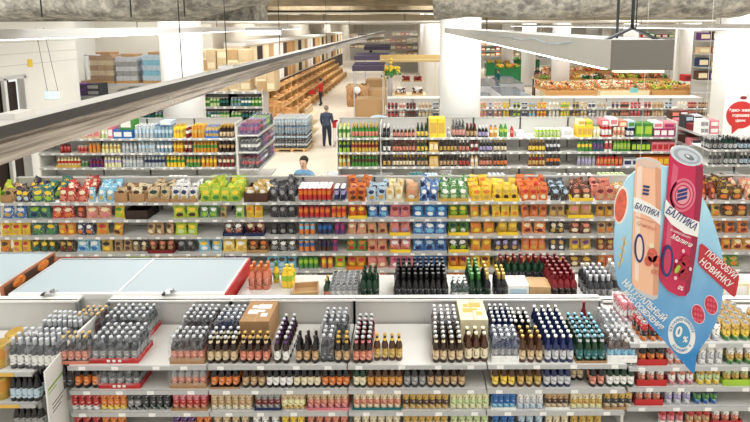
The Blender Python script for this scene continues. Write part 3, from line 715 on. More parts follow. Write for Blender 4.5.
# ================================================================== ON THE WHITE DISPLAY TOP BEHIND THE BEER RACK
DT = 4.78
def xt(px, D=DT): return xat(px, D, ZP + .12)
TB = 'white display top'
def tb_run(p0, p1, pr, desc, rows, cols, y=4.72, name='wine_bottle', alts=(), dp=None):
    run(name, 'bottle', pr, desc, TB, xt(p0, y), xt(p1, y), y, ZP, rows, cols=cols, alts=alts, dp=dp)
tb_run(247, 268, B('salmon', 'salmon', 'orange', h=.27, r=.04, shape='champ'), 'pink red juice bottle', 2, 3, name='juice_bottle', y=4.95)
tb_run(272, 278, B('yellow', 'lime', 'green', h=.24, r=.035, shape='champ'), 'single yellow lemon drink bottle', 1, 1, name='juice_bottle', y=5.1)
tb_run(281, 291, B('yellow', 'lime', 'yellow', h=.22, r=.04, shape='pet'), 'bright yellow squat bottle', 2, 2, name='juice_bottle', y=4.98)
put('wicker_tray', tray('tan', .27, .2, .07, low=.85, t=.01), (xt(304, 4.85), 4.9, ZP), (0, 0, .12), label='shallow brown open box on white display top', cat='tray')
pack(0, 0, 0, 0, 5, 5, 'grey', 'white', 'white', 'white and grey wrapped pack beside dark green bottles', None, D0=4.74, zt=ZP, xw=(xt(329), xt(358)), h=.17, where=TB, kind='can')
tb_run(323, 328, B('darkgreen', 'salmon', 'gold', h=.24, r=.035), 'small dark bottle with red label', 2, 1)
tb_run(360, 377, B('darkgreen', 'olive' if 'olive' in COL else 'darkgreen', 'darkgreen', h=.3, r=.038, shape='wine'), 'deep green wine bottle', 3, 3)
tb_run(394, 447, B('black', 'charcoal', 'black', h=.3, r=.04, shape='champ'), 'black wine bottle with grey label', 5, 9)
pack(0, 0, 0, 0, 3, 3, 'darkgreen', 'white', 'white', 'white and red wrapped bottle pack between black bottles', None, D0=4.72, zt=ZP, xw=(xt(451), xt(467)), h=.2, where=TB)
tb_run(468, 482, B('darkgreen', 'darkgreen', 'green', h=.3, r=.038, shape='champ'), 'green sparkling bottle with green cap', 5, 2)
tb_run(483, 491, B('black', 'darkgreen', 'gold', h=.3, r=.038, shape='wine'), 'dark bottle with gold capsule', 4, 1)
tb_run(496, 506, B('black', 'charcoal', 'gold', h=.3, r=.038, shape='wine'), 'dark bottle left of white carton', 3, 2)
put('cardboard_carton', carton('white', 'paleblue', .22, .2, .17), (xt(517), 4.84, ZP), label='white carton on display top among wine bottles', cat='box')
put('cardboard_carton', carton('tan', None, .22, .2, .15), (xt(539), 4.84, ZP), (0, 0, -.05), label='small tan cardboard carton on display top beside white carton', cat='box')
tb_run(497, 560, B('darkgreen', 'charcoal', 'darkred', h=.31, r=.038, shape='wine'), 'dark wine bottle in the row behind both cartons', 2, 9, y=5.05)
tb_run(551, 577, B('darkred', 'darkbrown', 'darkred', h=.3, r=.04, shape='wine'), 'dark red wine bottle', 5, 4)
tb_run(588, 612, B('charcoal', 'grey', 'silver', h=.27, r=.04, shape='wine'), 'grey bottle with silver foil', 4, 4)
tb_run(613, 640, B('grey', 'charcoal', 'white', h=.27, r=.04, shape='wine'), 'pale grey bottle with white foil', 3, 4, y=4.9)
put('cardboard_carton', carton('cream', 'white', .3, .24, .16), (xt(735), 4.9, ZP), label='cream carton at right end of the white display top', cat='box')

# tall chilled cabinets standing back to back with the rack: only their lids show
def chest(px0, px1, D0, D1, z, label, side, sidepic=None):
    x0 = xat(px0, D0, z); x1 = xat(px1, D0, z); wd = x1 - x0; L_ = D1 - D0
    e = link('chilled_cabinet', None, None, ((x0 + x1) / 2, D0, 0), label=label, category='refrigerated cabinet', group='chilled cabinets')
    b = MB().box(-wd / 2, wd / 2, 0, L_, 0, z - .02, M('white', .5)); link('body', b.mesh('body'), e)
    fr = MB(); fm = M((190, 194, 194), .35, .3)
    fr.box(-wd / 2, wd / 2, -.004, .03, z - .06, z + .003, M('white', .4)); fr.box(-wd / 2, wd / 2, L_ - .03, L_, z - .02, z + .006, M((150, 154, 156), .4, .3))
    for u in (-wd / 2, -.012, wd / 2 - .024): fr.box(u, u + .024, .03, L_ - .03, z - .02, z + .006, fm)
    link('lid_frame', fr.mesh('lid_frame'), e)
    gm = M((166, 184, 192), .5)
    for s in (0, 1):
        u0 = -wd / 2 + .024 if s == 0 else .012; u1 = -.012 if s == 0 else wd / 2 - .024
        link('lid_panel', MB().box(u0, u1, .03, L_ - .03, z - .02, z, gm).mesh('lid_panel'), e)
    sp = MB().box(wd / 2, wd / 2 + .018, 0, L_, z - .34, z + .004, M(side, .45)); link('side_panel', sp.mesh('side_panel'), e)
    if sidepic:
        k2 = link('food_picture', MB().box(wd / 2 + .018, wd / 2 + .021, .03, L_ - .03, z - .3, z - .02, M('brown', .5, noise_amt=.3, noise_scale=12)).mesh('pic'), e)
        for (yy, zz_, c) in sidepic:
            m_ = MB(); m_.ball((wd / 2 + .021, yy, z + zz_), .07, M(c, .6, noise_amt=.2, noise_scale=20), 14, 8, (.12, 1.25, .8)); link('printed_bun', m_.mesh('bun'), e)
    cl = MB(); cl.box(-.05, .05, -.03, .05, z + .006, z + .02, fm); cl.box(.02, .045, -.02, .02, z + .02, z + .05, M('grey', .4, .5)); cl.box(-.06, -.03, -.04, 0, z - .0, z + .02, M('black', .5))
    for u in (-wd / 2 + .42, wd / 2 - .57):
        link('lid_catch', cl.mesh('catch'), e, (u, 0, 0))
    return e
zc_ = 2.2
def zlid(py, D): return zof(py, D)
zA = zlid(293, 4.66)
chest(8, 224, 4.66, 5.42, zA, 'long chilled cabinet with pale blue glass lids and red side panel', 'red')
chest(-150, -1, 4.66, 5.42, zA + .08, 'chilled cabinet at far left with bread pictures on its side', (178, 104, 66), [(.22, -.06, 'orange'), (.56, -.06, 'orange')])

# ================================================================== SNACK RACK
DS = 7.67; SDEP = .5
yS = [202, 219, 236, 253, 270, 287, 303]
zS = [zof(y, DS) for y in yS]
zSr = zof(175.5, DS + SDEP)
edges = [xat(297, DS, zS[0]) + 1.25 * k_ for k_ in range(-4, 8)]
for i in range(11):
    rack_unit(edges[i], edges[i + 1], DS, SDEP, zS, zSr, 'white snack shelving, %s bay from left' % NTH[i], 'snack rack bays', tags=5, tagw=.07, lip=.04)
link('display_board', MB().box(edges[0], edges[-1], DS + SDEP + .015, DS + SDEP + .62, zS[0] - .03, zS[0], SW).box(edges[0], edges[-1], DS + SDEP + .6, DS + SDEP + .62, .1, zS[0] - .03, SWd).mesh('board'), label='long white shelf top behind the snack rack carrying wrapped packs', category='shelf')
SWH = ['snack rack top shelf', 'snack rack second shelf', 'snack rack third shelf', 'snack rack fourth shelf', 'snack rack fifth shelf', 'snack rack sixth shelf']
def xs(px, t): return xat(px, DS + .06, zS[t] + .1)
KIND = {'chips': ('chips_bag', 'bag'), 'snackbag': ('snack_bag', 'bag'), 'packet': ('snack_packet', 'bag'), 'pouch': ('snack_pouch', 'bag')}  # snack bags of one sort under several names, contents unknown
def sb(t, p0, p1, c1, c2, c3, kind='chips', tr=None, w=.165, heap=0, name=None, y=.03):
    """bags standing in one row, or heaped back on the top shelf"""
    x0, x1 = xs(p0, t), xs(p1, t); z = zS[t]
    nm_, cat = KIND[kind]
    n = max(1, round((x1 - x0) / (w + .004))); ww = (x1 - x0) / n
    desc = name or '%s %s with %s print' % (W(c1), nm_.replace('_', ' '), W(c2))
    if tr:
        dd = .16 if not heap else .4
        put('display_tray', tray(tr, x1 - x0 - .004, dd, .1, low=.55), ((x0 + x1) / 2, DS + .012 + dd / 2, z), label=unique_base('%s display tray under %s bags' % (W(tr), W(c1)), SWH[t]), cat='tray'); z += .005
        x0 += .008; x1 -= .008
    base = unique_base(desc, SWH[t]); sp = (x1 - x0) / n; rows = heap or 1
    for r in range(rows):
        for i in range(n):
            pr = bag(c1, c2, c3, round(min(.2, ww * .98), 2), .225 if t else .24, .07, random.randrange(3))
            if heap:
                loc = (x0 + sp * (i + .5) + random.uniform(-.02, .02), DS + .05 + r * .115 + random.uniform(0, .02), z + (.0 if r == 0 else r * .03))
                rot = (random.uniform(-.75, -.15) if r else random.uniform(-.22, 0), random.uniform(-.45, .45) if r else random.uniform(-.1, .1), random.uniform(-.5, .5) if r else random.uniform(-.3, .3))
            else:
                loc = (x0 + sp * (i + .5), DS + y + .05 + random.uniform(0, .02), z); rot = (random.uniform(-.16, -.02), random.uniform(-.08, .08), random.uniform(-.26, .26))
            put(nm_, pr, loc, rot, label=lab(base, i, n, r, rows), cat=cat, group=base + ' group')
def st(t, p0, p1, c1, c2, cap, tr=None, rows=1, h=.235):
    x0, x1 = xs(p0, t), xs(p1, t)
    run('crisps_tube', 'tube', tubecan(c1, c2, cap, h=h), '%s crisps tube with %s band' % (W(c1), W(c2)), SWH[t], x0, x1, DS + .03, zS[t], rows)
def sbox(t, p0, p1, c, d=.4, h=.14, low=.8, rot=0.0, label=None):
    x0, x1 = xs(p0, t), xs(p1, t)
    put('open_carton', tray(c, x1 - x0 - .01, d, h, low=low, t=.006), ((x0 + x1) / 2, DS + .02 + d / 2, zS[t]), (0, 0, rot), label=unique_base(label or '%s open cardboard carton' % W(c), SWH[t]), cat='box')
# top shelf
sb(0, -45, 0, 'lime', 'yellow', 'green', heap=3); sbox(0, 2, 13, 'cardboard'); sb(0, 2, 13, 'tan', 'darkbrown', 'brown', 'snackbag', heap=2)
sb(0, 14, 31, 'navy', 'yellow', 'paleblue', heap=4); sb(0, 32, 56, 'teal', 'yellow', 'lime', heap=4)
sb(0, 57, 87, 'red', 'cream', 'salmon', 'packet', heap=4); sb(0, 88, 114, 'cyan', 'white', 'gold', heap=3)
sbox(0, 115, 128, 'cardboard', h=.2); sb(0, 115, 128, 'beige', 'brown', 'tan', 'snackbag', heap=2); sbox(0, 130, 145, 'cardboard', h=.18, label='tall cardboard display carton'); sb(0, 130, 145, 'cream', 'brown', 'tan', 'snackbag', heap=2)
sb(0, 147, 170, 'beige', 'darkgreen', 'tan', 'snackbag', 'cardboard', heap=3)
sb(0, 171, 197, 'white', 'navy', 'gold', 'chips', 'cardboard', heap=3)
sb(0, 199, 242, 'lime', 'yellow', 'green', heap=4)
sbox(0, 244, 268, 'brown', h=.2, low=.75); sb(0, 246, 267, 'gold', 'white', 'brown', 'snackbag', heap=3)
sb(0, 269, 296, 'charcoal', 'grey', 'black', 'snackbag', heap=4, name='black snack bag')
st(0, 298, 331, 'red', 'orange', 'white', rows=4); st(0, 333, 346, 'navy', 'lilac', 'white', rows=3)
sb(0, 347, 366, 'orange', 'darkred', 'brown', 'pouch', heap=4); sb(0, 367, 386, 'paleblue', 'navy', 'gold', 'packet', heap=3); sb(0, 387, 403, 'cream', 'gold', 'white', 'packet', heap=4)
sb(0, 404, 419, 'tan', 'salmon', 'white', 'pouch', 'gold', heap=3); sb(0, 420, 437, 'blue', 'white', 'navy', heap=4)
sb(0, 438, 468, 'green', 'white', 'palegreen', 'chips', 'gold', heap=4)
sb(0, 470, 492, 'yellow', 'orange', 'gold', 'packet', heap=4); sb(0, 493, 519, 'yellow', 'gold', 'brown', 'packet', 'yellow', heap=3)
sb(0, 520, 548, 'orange', 'red', 'cream', 'packet', heap=4); sb(0, 549, 568, 'charcoal', 'paleblue', 'brown', 'packet', heap=3)
sb(0, 570, 592, 'brown', 'salmon', 'cream', 'pouch', 'yellow', heap=3); sb(0, 594, 616, 'salmon', 'darkred', 'tan', 'pouch', heap=3)
sb(0, 618, 640, 'gold', 'white', 'salmon', 'pouch', heap=2)
sb(0, 690, 716, 'darkred', 'orange', 'salmon', 'pouch', heap=4); sb(0, 717, 742, 'brown', 'gold', 'orange', 'pouch', heap=4); sb(0, 743, 770, 'salmon', 'cream', 'brown', 'pouch', heap=3)
# second shelf
for a in ((-30, -2, 'cyan', 'white', 'navy'), (0, 25, 'blue', 'white', 'gold'), (26, 50, 'teal', 'lime', 'navy'), (51, 73, 'red', 'cream', 'orange', 'packet'), (74, 84, 'darkred', 'orange', 'salmon', 'packet'), (85, 110, 'salmon', 'cream', 'pink', 'packet'),
          (111, 125, 'yellow', 'green', 'lime'), (173, 197, 'lime', 'yellow', 'brown'), (199, 217, 'green', 'white', 'lime'), (219, 226, 'tan', 'green', 'brown'), (234, 243, 'lime', 'white', 'green', 'snackbag'), (245, 262, 'yellow', 'orange', 'gold'), (269, 295, 'black', 'grey', 'charcoal', 'snackbag'),
          (367, 388, 'blue', 'white', 'cyan'), (389, 410, 'pink', 'darkred', 'salmon', 'pouch'), (412, 447, 'blue', 'cyan', 'white'), (448, 468, 'green', 'yellow', 'lime', 'chips', 'gold'), (470, 490, 'gold', 'orange', 'yellow', 'packet'), (492, 519, 'yellow', 'gold', 'orange', 'packet'),
          (521, 547, 'orange', 'darkred', 'salmon', 'packet'), (549, 565, 'tan', 'brown', 'gold', 'packet'), (567, 592, 'gold', 'pink', 'tan', 'pouch', 'yellow'), (596, 614, 'amber', 'darkbrown', 'gold', 'pouch'), (700, 722, 'gold', 'darkbrown', 'orange', 'pouch'), (723, 748, 'brown', 'orange', 'gold', 'pouch'), (750, 770, 'amber', 'red', 'brown', 'pouch')): sb(1, *a)
sbox(1, 126, 149, 'darkbrown', .35, .17, .9); st(1, 298, 330, 'red', 'orange', 'darkred', h=.21); st(1, 331, 346, 'orange', 'red', 'gold', h=.21); sb(1, 348, 366, 'red', 'yellow', 'orange', 'pouch', 'yellow')
# third
for a in ((-25, -2, 'gold', 'red', 'orange', 'packet'), (0, 29, 'yellow', 'red', 'gold', 'packet'), (31, 55, 'teal', 'yellow', 'green'), (57, 74, 'orange', 'gold', 'yellow', 'packet'), (75, 93, 'navy', 'white', 'orange'), (94, 108, 'gold', 'red', 'orange', 'packet'), (109, 124, 'amber', 'yellow', 'brown', 'packet'), (145, 173, 'tan', 'brown', 'cream', 'pouch'), (174, 197, 'lime', 'yellow', 'palegreen'),
          (223, 243, 'brown', 'white', 'salmon', 'snackbag', 'navy'), (245, 264, 'darkred', 'cream', 'brown', 'snackbag', 'navy'), (269, 295, 'black', 'charcoal', 'grey', 'snackbag'), (346, 366, 'salmon', 'cream', 'tan', 'pouch'), (367, 387, 'tan', 'salmon', 'darkred', 'pouch'), (389, 410, 'pink', 'salmon', 'lilac', 'pouch', 'yellow'),
          (412, 446, 'blue', 'white', 'cyan'), (448, 468, 'green', 'darkgreen', 'white', 'chips', 'yellow'), (470, 495, 'amber', 'orange', 'yellow', 'packet'), (521, 546, 'orange', 'cream', 'darkred', 'packet'), (549, 565, 'darkbrown', 'cream', 'gold', 'packet'), (569, 592, 'brown', 'salmon', 'cream', 'pouch'), (597, 614, 'tan', 'brown', 'orange', 'pouch'), (702, 724, 'amber', 'darkred', 'brown', 'pouch'), (725, 750, 'orange', 'brown', 'darkred', 'pouch')): sb(2, *a)
st(2, 298, 315, 'orange', 'cyan', 'cyan', h=.21); st(2, 317, 332, 'navy', 'blue', 'navy', h=.21); st(2, 334, 345, 'purple', 'magenta', 'magenta', h=.21); sb(2, 497, 517, 'gold', 'yellow', 'gold', 'packet', 'yellow')
# fourth
for a in ((-25, -3, 'navy', 'yellow', 'teal'), (-2, 10, 'amber', 'brown', 'orange', 'packet'), (11, 29, 'yellow', 'red', 'salmon', 'packet'), (30, 56, 'darkgreen', 'yellow', 'teal'), (57, 74, 'black', 'gold', 'darkred', 'snackbag'), (75, 99, 'cyan', 'white', 'blue'), (100, 112, 'gold', 'black', 'yellow', 'snackbag'), (113, 130, 'tan', 'darkbrown', 'brown', 'snackbag'), (131, 147, 'darkbrown', 'cream', 'tan', 'snackbag'), (148, 174, 'brown', 'salmon', 'tan', 'pouch', 'darkred'),
          (198, 221, 'cyan', 'yellow', 'white'), (222, 246, 'yellow', 'white', 'gold', 'packet'), (247, 268, 'brown', 'orange', 'tan', 'snackbag', 'cardboard'), (269, 296, 'black', 'white', 'grey', 'snackbag'), (346, 366, 'green', 'orange', 'red', 'pouch'), (367, 387, 'salmon', 'tan', 'darkred', 'pouch'), (389, 410, 'pink', 'white', 'salmon', 'pouch', 'yellow'),
          (412, 446, 'blue', 'paleblue', 'navy'), (448, 468, 'darkgreen', 'white', 'lime', 'chips', 'yellow'), (470, 491, 'amber', 'yellow', 'orange', 'packet'), (493, 518, 'darkbrown', 'lilac', 'gold', 'packet'), (521, 546, 'orange', 'salmon', 'gold', 'packet'), (549, 565, 'navy', 'gold', 'white', 'packet'), (569, 592, 'gold', 'purple', 'yellow', 'pouch'), (597, 614, 'darkred', 'gold', 'tan', 'pouch'), (712, 731, 'orange', 'gold', 'brown', 'pouch'), (732, 755, 'amber', 'cream', 'darkred', 'pouch')): sb(3, *a)
st(3, 298, 315, 'orange', 'blue', 'cyan', h=.21); st(3, 317, 331, 'brown', 'navy', 'navy', h=.21); st(3, 333, 336, 'magenta', 'purple', 'magenta', h=.21)
sb(3, 176, 194, 'charcoal', 'grey', 'darkbrown', 'snackbag', None, .165)
# fifth and sixth
for a in ((55, 98, 'salmon', 'red', 'green', 'packet'), (128, 150, 'lime', 'darkbrown', 'gold', 'packet'), (151, 196, 'tan', 'cream', 'green', 'snackbag'), (198, 220, 'gold', 'cyan', 'white', 'snackbag'), (222, 246, 'purple', 'lilac', 'orange', 'snackbag'), (266, 296, 'cyan', 'brown', 'paleblue', 'snackbag'), (334, 345, 'lime', 'red', 'yellow', 'pouch'), (346, 366, 'amber', 'red', 'yellow', 'pouch', 'orange'),
          (367, 387, 'salmon', 'pink', 'cream', 'pouch'), (389, 413, 'pink', 'magenta', 'white', 'pouch'), (414, 446, 'blue', 'navy', 'white'), (448, 468, 'orange', 'darkred', 'gold', 'packet', 'yellow'), (470, 490, 'yellow', 'darkred', 'orange', 'packet'), (493, 517, 'charcoal', 'gold', 'yellow', 'packet', 'yellow'), (521, 546, 'salmon', 'orange', 'cream', 'packet'), (549, 565, 'charcoal', 'gold', 'blue', 'packet'), (569, 592, 'brown', 'gold', 'cream', 'pouch'), (597, 614, 'orange', 'tan', 'brown', 'pouch'), (717, 740, 'green', 'gold', 'orange', 'pouch')): sb(4, *a)
st(4, 298, 318, 'green', 'lime', 'green', h=.21); st(4, 320, 333, 'orange', 'yellow', 'orange', h=.21)
for a in ((272, 296, 'amber', 'white', 'brown', 'snackbag'), (334, 366, 'charcoal', 'green', 'gold', 'pouch'), (367, 387, 'salmon', 'white', 'brown', 'pouch'), (412, 446, 'navy', 'cyan', 'white'), (448, 468, 'orange', 'gold', 'red', 'packet'), (597, 614, 'tan', 'gold', 'darkbrown', 'pouch')): sb(5, *a)
st(5, 298, 318, 'green', 'palegreen', 'white', h=.21); 

# packs on the shelf top behind the snack rack
DP = DS + SDEP + .08
def xp(px): return xat(px, DP, zS[0] + .2)
PK = [(4, 20, 'darkbrown', 'darkred', .12), (24, 38, 'orange', 'red', .2), (42, 70, 'palegreen', 'white', .14), (72, 100, 'cardboard', 'white', .2), (104, 128, 'white', 'grey', .16), (130, 150, 'darkred', 'white', .16), (158, 178, 'teal', 'white', .22), (180, 204, 'pink', 'white', .18), (205, 222, 'palegreen', 'white', .18), (224, 248, 'pink', 'white', .2), (250, 280, 'palegreen', 'white', .18), (283, 301, 'charcoal', 'silver', .24),
      (309, 325, 'cream', 'beige', .2), (326, 336, 'silver', 'white', .3), (338, 355, 'pink', 'salmon', .22), (357, 372, 'white', 'silver', .22), (374, 391, 'white', 'paleblue', .2), (393, 408, 'cream', 'salmon', .2), (410, 424, 'paleblue', 'teal', .28), (426, 439, 'paleblue', 'white', .26), (440, 452, 'darkred', 'white', .24), (454, 470, 'white', 'silver', .2), (490, 508, 'silver', 'charcoal', .26), (512, 536, 'white', 'paleyellow', .16), (540, 560, 'lilac', 'white', .2), (562, 600, 'white', 'silver', .24), (604, 632, 'palegreen', 'white', .26), (690, 704, 'cream', 'orange', .25), (726, 750, 'charcoal', 'silver', .2)]
for i, (a, b, c1, c2, h) in enumerate(PK):
    x0, x1 = xp(a), xp(b); n = 4 if b - a < 22 else 6
    pr = bottle(c1, c2, c1 if i % 3 else c2, h=h * .8, r=.042, kids=False, shape='jar', seg=8)
    e = link('shrink_wrapped_pack', None, None, ((x0 + x1) / 2, DP, zS[0]), (0, 0, random.uniform(-.1, .1)), label=unique_base('%s and %s wrapped grocery pack' % (W(c1), W(c2)), 'shelf top behind snacks'), category='grocery pack', group='packs behind the snack rack')
    sp = (x1 - x0) / n
    for r in range(4):
        for j in range(n): link('jar', pr[0], e, (-(x1 - x0) / 2 + sp * (j + .5), .05 + r * .09, 0))
    if i % 4 == 0: link('plastic_wrap', MB().box(-(x1 - x0) / 2 - .004, (x1 - x0) / 2 + .004, 0, .39, .005, h + .006, Mfilm()).mesh('wrap'), e)
e = link('orange_pack', None, None, (xp(714.5), DP, zS[0]), label='bright orange net of round fruit behind the snack rack', category='fruit net')
for r in range(3):
    for j in range(5):
        for k_ in range(2): link('orange', cached('orng', lambda: MB().ball((0, 0, .045), .045, M('orange', .5), 10, 8).mesh('orange')), e, (-.18 + j * .09 + random.uniform(-.01, .01), .05 + r * .09, k_ * .08))

# ================================================================== FAR DRINKS RACK
DB = 12.15; BDEP = .6
yB = [138, 152.5, 167, 181, 196]
zB = [zof(y, DB) for y in yB]; zBr = zof(117, DB + BDEP)
def xb(px, t=0, D=DB): return xat(px, D + .06, zB[min(t, 4)] + .1)
bx = [(38, 88), (88, 137), (137, 186), (186, 235.5), (337, 379.5), (380.5, 428), (428, 476), (476, 524.5), (524.5, 574), (574, 624), (624, 676)]
for i, (a, b) in enumerate(bx):
    rack_unit(xb(a), xb(b), DB, BDEP, zB, zBr, 'white drinks shelving across the aisle, %s bay from left' % NTH[i], 'far drinks rack bays', tags=5, tagw=.08, lip=.045, ends=(i in (0, 4, 5), i in (3, 10)))
BWH = ['drinks rack top shelf', 'drinks rack second shelf', 'drinks rack third shelf']
def db(t, p0, p1, glass, label, cap, shape='pet', h=.26, r=.042, rows=1, name='drink_bottle', tr=None, desc=None, ww=None):
    hh = min(h * 1.15, .34) if t == 0 else min(h * 1.2, .315)
    pr = bottle(glass, label, cap, h=hh, r=r, kids=False, shape=shape, seg=8)
    x0, x1 = xb(p0, t), xb(p1, t); z = zB[t]
    desc = desc or '%s %s with %s label' % ({'clear': 'clear', 'clearblue': 'clear blue'}.get(glass, W(glass)), name.replace('_', ' '), W(label))
    if tr: put('display_tray', tray(tr, x1 - x0, rows * r * 2.1 + .02, .08, low=1), ((x0 + x1) / 2, DB + .03 + rows * r * 1.05, z), label=unique_base('%s tray under %s bottles' % (W(tr), W(glass) if not glass.startswith('clear') else 'clear'), BWH[t]), cat='tray'); z += .004
    run(name, 'bottle', pr, desc, BWH[t], x0, x1, DB + .04, z, rows, jit=.006)
def dbox(t, p0, p1, c, c2, h=.24, n=2, d=.3, name='carton'):
    x0, x1 = xb(p0, t), xb(p1, t); sp = (x1 - x0) / n; base = unique_base('%s %s with %s panel' % (W(c), name, W(c2)), BWH[t])
    for i in range(n):
        put('grocery_carton', carton(c, c2, round(sp * .96, 3), d, h if t == 0 else min(h, .27)), (x0 + sp * (i + .5), DB + .04 + d / 2, zB[t]), label=lab(base, i, n), cat='box', group=base + ' group')
WB, OB, JB, NB = 'water_bottle', 'oil_bottle', 'juice_bottle', 'sauce_bottle'
dbox(0, 60, 78, 'blue', 'cyan', .16, 2); dbox(0, 80, 100, 'beige', 'pink', .26, 3); db(0, 101, 108, 'palegreen', 'white', 'green', name=JB, rows=2); dbox(0, 108, 113, 'pink', 'white', .3, 1); dbox(0, 113, 133, 'blue', 'white', .22, 2)
db(0, 134, 153, 'clear', 'paleblue', 'white', rows=4, name=WB, h=.32); db(0, 154, 172, 'clearblue', 'paleblue', 'blue', rows=4, name=WB, h=.32)
db(0, 173, 183, 'yellow', 'gold', 'gold', rows=4, name=OB, h=.32); db(0, 184, 190, 'darkred', 'white', 'white', rows=3, name=OB); db(0, 191, 204, 'amber', 'gold', 'yellow', rows=4, name=OB, h=.32)
pack(0, 0, 0, 0, 4, 4, 'gold', 'blue', 'blue', 'blue topped wrapped pack of oil bottles', 'blue', D0=DB + .05, zt=zB[0], xw=(xb(205), xb(218)), h=.3, r=.04, shape='pet', where=BWH[0]); db(0, 219, 233, 'darkbrown', 'beige', 'gold', rows=4, name=NB, h=.3, shape='champ')
db(1, 60, 70, 'darkred', 'red', 'black', h=.2, name=NB, shape='jar'); db(1, 77, 87, 'salmon', 'red', 'white', h=.16, name=NB, shape='jar'); db(1, 88, 100, 'amber', 'orange', 'brown', h=.24, name=NB); db(1, 101, 120, 'paleyellow', 'gold', 'green', h=.22, name=JB); db(1, 121, 137, 'clear', 'silver', 'blue', name=WB, h=.24)
db(1, 138, 155, 'clear', 'paleblue', 'cyan', name=WB, rows=2); db(1, 156, 172, 'clearblue', 'white', 'blue', name=WB, rows=2); db(1, 173, 183, 'amber', 'yellow', 'gold', name=OB, rows=2); db(1, 184, 192, 'darkred', 'cream', 'red', name=NB); db(1, 193, 217, 'amber', 'green', 'gold', name=OB, rows=2); db(1, 218, 234, 'darkbrown', 'tan', 'darkred', name=NB, rows=2)
db(2, 57, 80, 'paleyellow', 'red', 'yellow', h=.22, name=NB, tr='gold'); db(2, 81, 88, 'grey', 'green', 'green', h=.16, name=NB, shape='jar'); db(2, 89, 103, 'purple', 'darkred', 'black', h=.22, name=JB); db(2, 104, 121, 'paleyellow', 'lilac', 'purple', name=JB); db(2, 122, 143, 'clear', 'silver', 'white', name=WB, h=.25); db(2, 144, 165, 'clear', 'navy', 'blue', name=WB, h=.26)
db(2, 166, 184, 'yellow', 'green', 'gold', name=OB); db(2, 186, 200, 'green', 'gold', 'red', name=OB); db(2, 201, 217, 'amber', 'yellow', 'green', name=OB); db(2, 218, 234, 'darkred', 'cream', 'darkbrown', name=NB)
# rack beside the aisle
db(0, 338, 350, 'palegreen', 'green', 'yellow', rows=3, name=JB, h=.34); db(0, 351, 378, 'green', 'salmon', 'gold', rows=4, name=JB, h=.36, shape='champ')
db(1, 338, 350, 'lime', 'darkgreen', 'green', rows=1, name=JB); db(1, 351, 378, 'gold', 'darkred', 'green', rows=1, name=OB, h=.28)
db(2, 338, 350, 'gold', 'palegreen', 'yellow', name=JB); db(2, 351, 378, 'green', 'brown', 'gold', name=OB)
# main run
db(0, 382, 390, 'black', 'charcoal', 'white', rows=4, name='cola_bottle', shape='champ', h=.28); db(0, 392, 415, 'brown', 'salmon', 'silver', rows=2, name=NB, h=.24, shape='champ'); db(0, 416, 428, 'darkgreen', 'yellow', 'darkgreen', rows=4, name=OB, h=.3, shape='champ')
dbox(0, 429, 445, 'yellow', 'gold', .5, 2, .35); pack(0, 0, 0, 0, 4, 4, 'darkbrown', 'salmon', 'darkbrown', 'tall stack of wrapped brown bottles by white pillar', None, D0=DB + .05, zt=zB[0], xw=(xb(452), xb(465)), h=.42, r=.04, where=BWH[0], shape='champ')
db(0, 446, 451, 'grey', 'silver', 'white', rows=2, name=NB, h=.22); db(0, 466, 477, 'brown', 'tan', 'darkred', rows=3, name=NB, h=.3, shape='champ'); db(0, 478, 488, 'black', 'lilac', 'white', rows=2, name='cola_bottle', shape='champ'); db(0, 489, 498, 'amber', 'cream', 'brown', rows=2, name=NB); db(0, 499, 508, 'green', 'lime', 'green', rows=2, name=OB, h=.3); db(0, 509, 515, 'red', 'salmon', 'red', rows=2, name=NB, h=.24)
for t in (1, 2):
    db(t, 382, 391, 'black', ('white', 'gold')[t - 1], 'black', name='cola_bottle', shape='champ', rows=1); db(t, 392, 415, 'brown', ('salmon', 'cream')[t - 1], ('darkred', 'gold')[t - 1], name=NB, shape='champ'); db(t, 416, 428, 'darkgreen', ('yellow', 'tan')[t - 1], 'gold', name=OB, shape='champ')
    dbox(t, 429, 438, 'gold', ('cream', 'beige')[t - 1], .27, 2); db(t, 439, 457, 'darkbrown', ('gold', 'tan')[t - 1], 'darkbrown', name=NB, shape='champ'); db(t, 458, 469, 'darkbrown', ('salmon', 'red')[t - 1], 'white', name=NB, shape='champ'); db(t, 470, 478, ('darkred', 'beige')[t - 1], 'white', 'darkbrown', name=NB)
    db(t, 479, 492, ('black', 'brown')[t - 1], ('lilac', 'salmon')[t - 1], 'silver', name='cola_bottle', shape='champ'); db(t, 493, 507, 'black', ('cream', 'orange')[t - 1], ('gold', 'brown')[t - 1], name='cola_bottle', shape='champ')
    db(t, 528, 545, ('brown', 'darkred')[t - 1], ('yellow', 'gold')[t - 1], ('gold', 'yellow')[t - 1], name=OB, shape='champ', h=.27); db(t, 546, 560, 'charcoal', ('silver', 'orange')[t - 1], 'charcoal', name='cola_bottle')
db(0, 535, 560, 'lime', 'palegreen', 'white', rows=3, name=JB, h=.18, shape='jar')
dbox(0, 577, 592, 'yellow', 'gold', .3, 3); db(0, 593, 600, 'paleyellow', 'white', 'green', rows=2, name=JB); db(0, 601, 612, 'red', 'white', 'pink', rows=4, name=NB, shape='jar', h=.25); db(0, 613, 625, 'cream', 'salmon', 'white', rows=4, name=NB, shape='jar', h=.22); db(0, 626, 634, 'navy', 'white', 'navy', rows=3, name=NB, shape='jar', h=.2); dbox(0, 635, 652, 'green', 'lime', .36, 2, .3); dbox(0, 653, 674, 'magenta', 'white', .22, 3, .4)
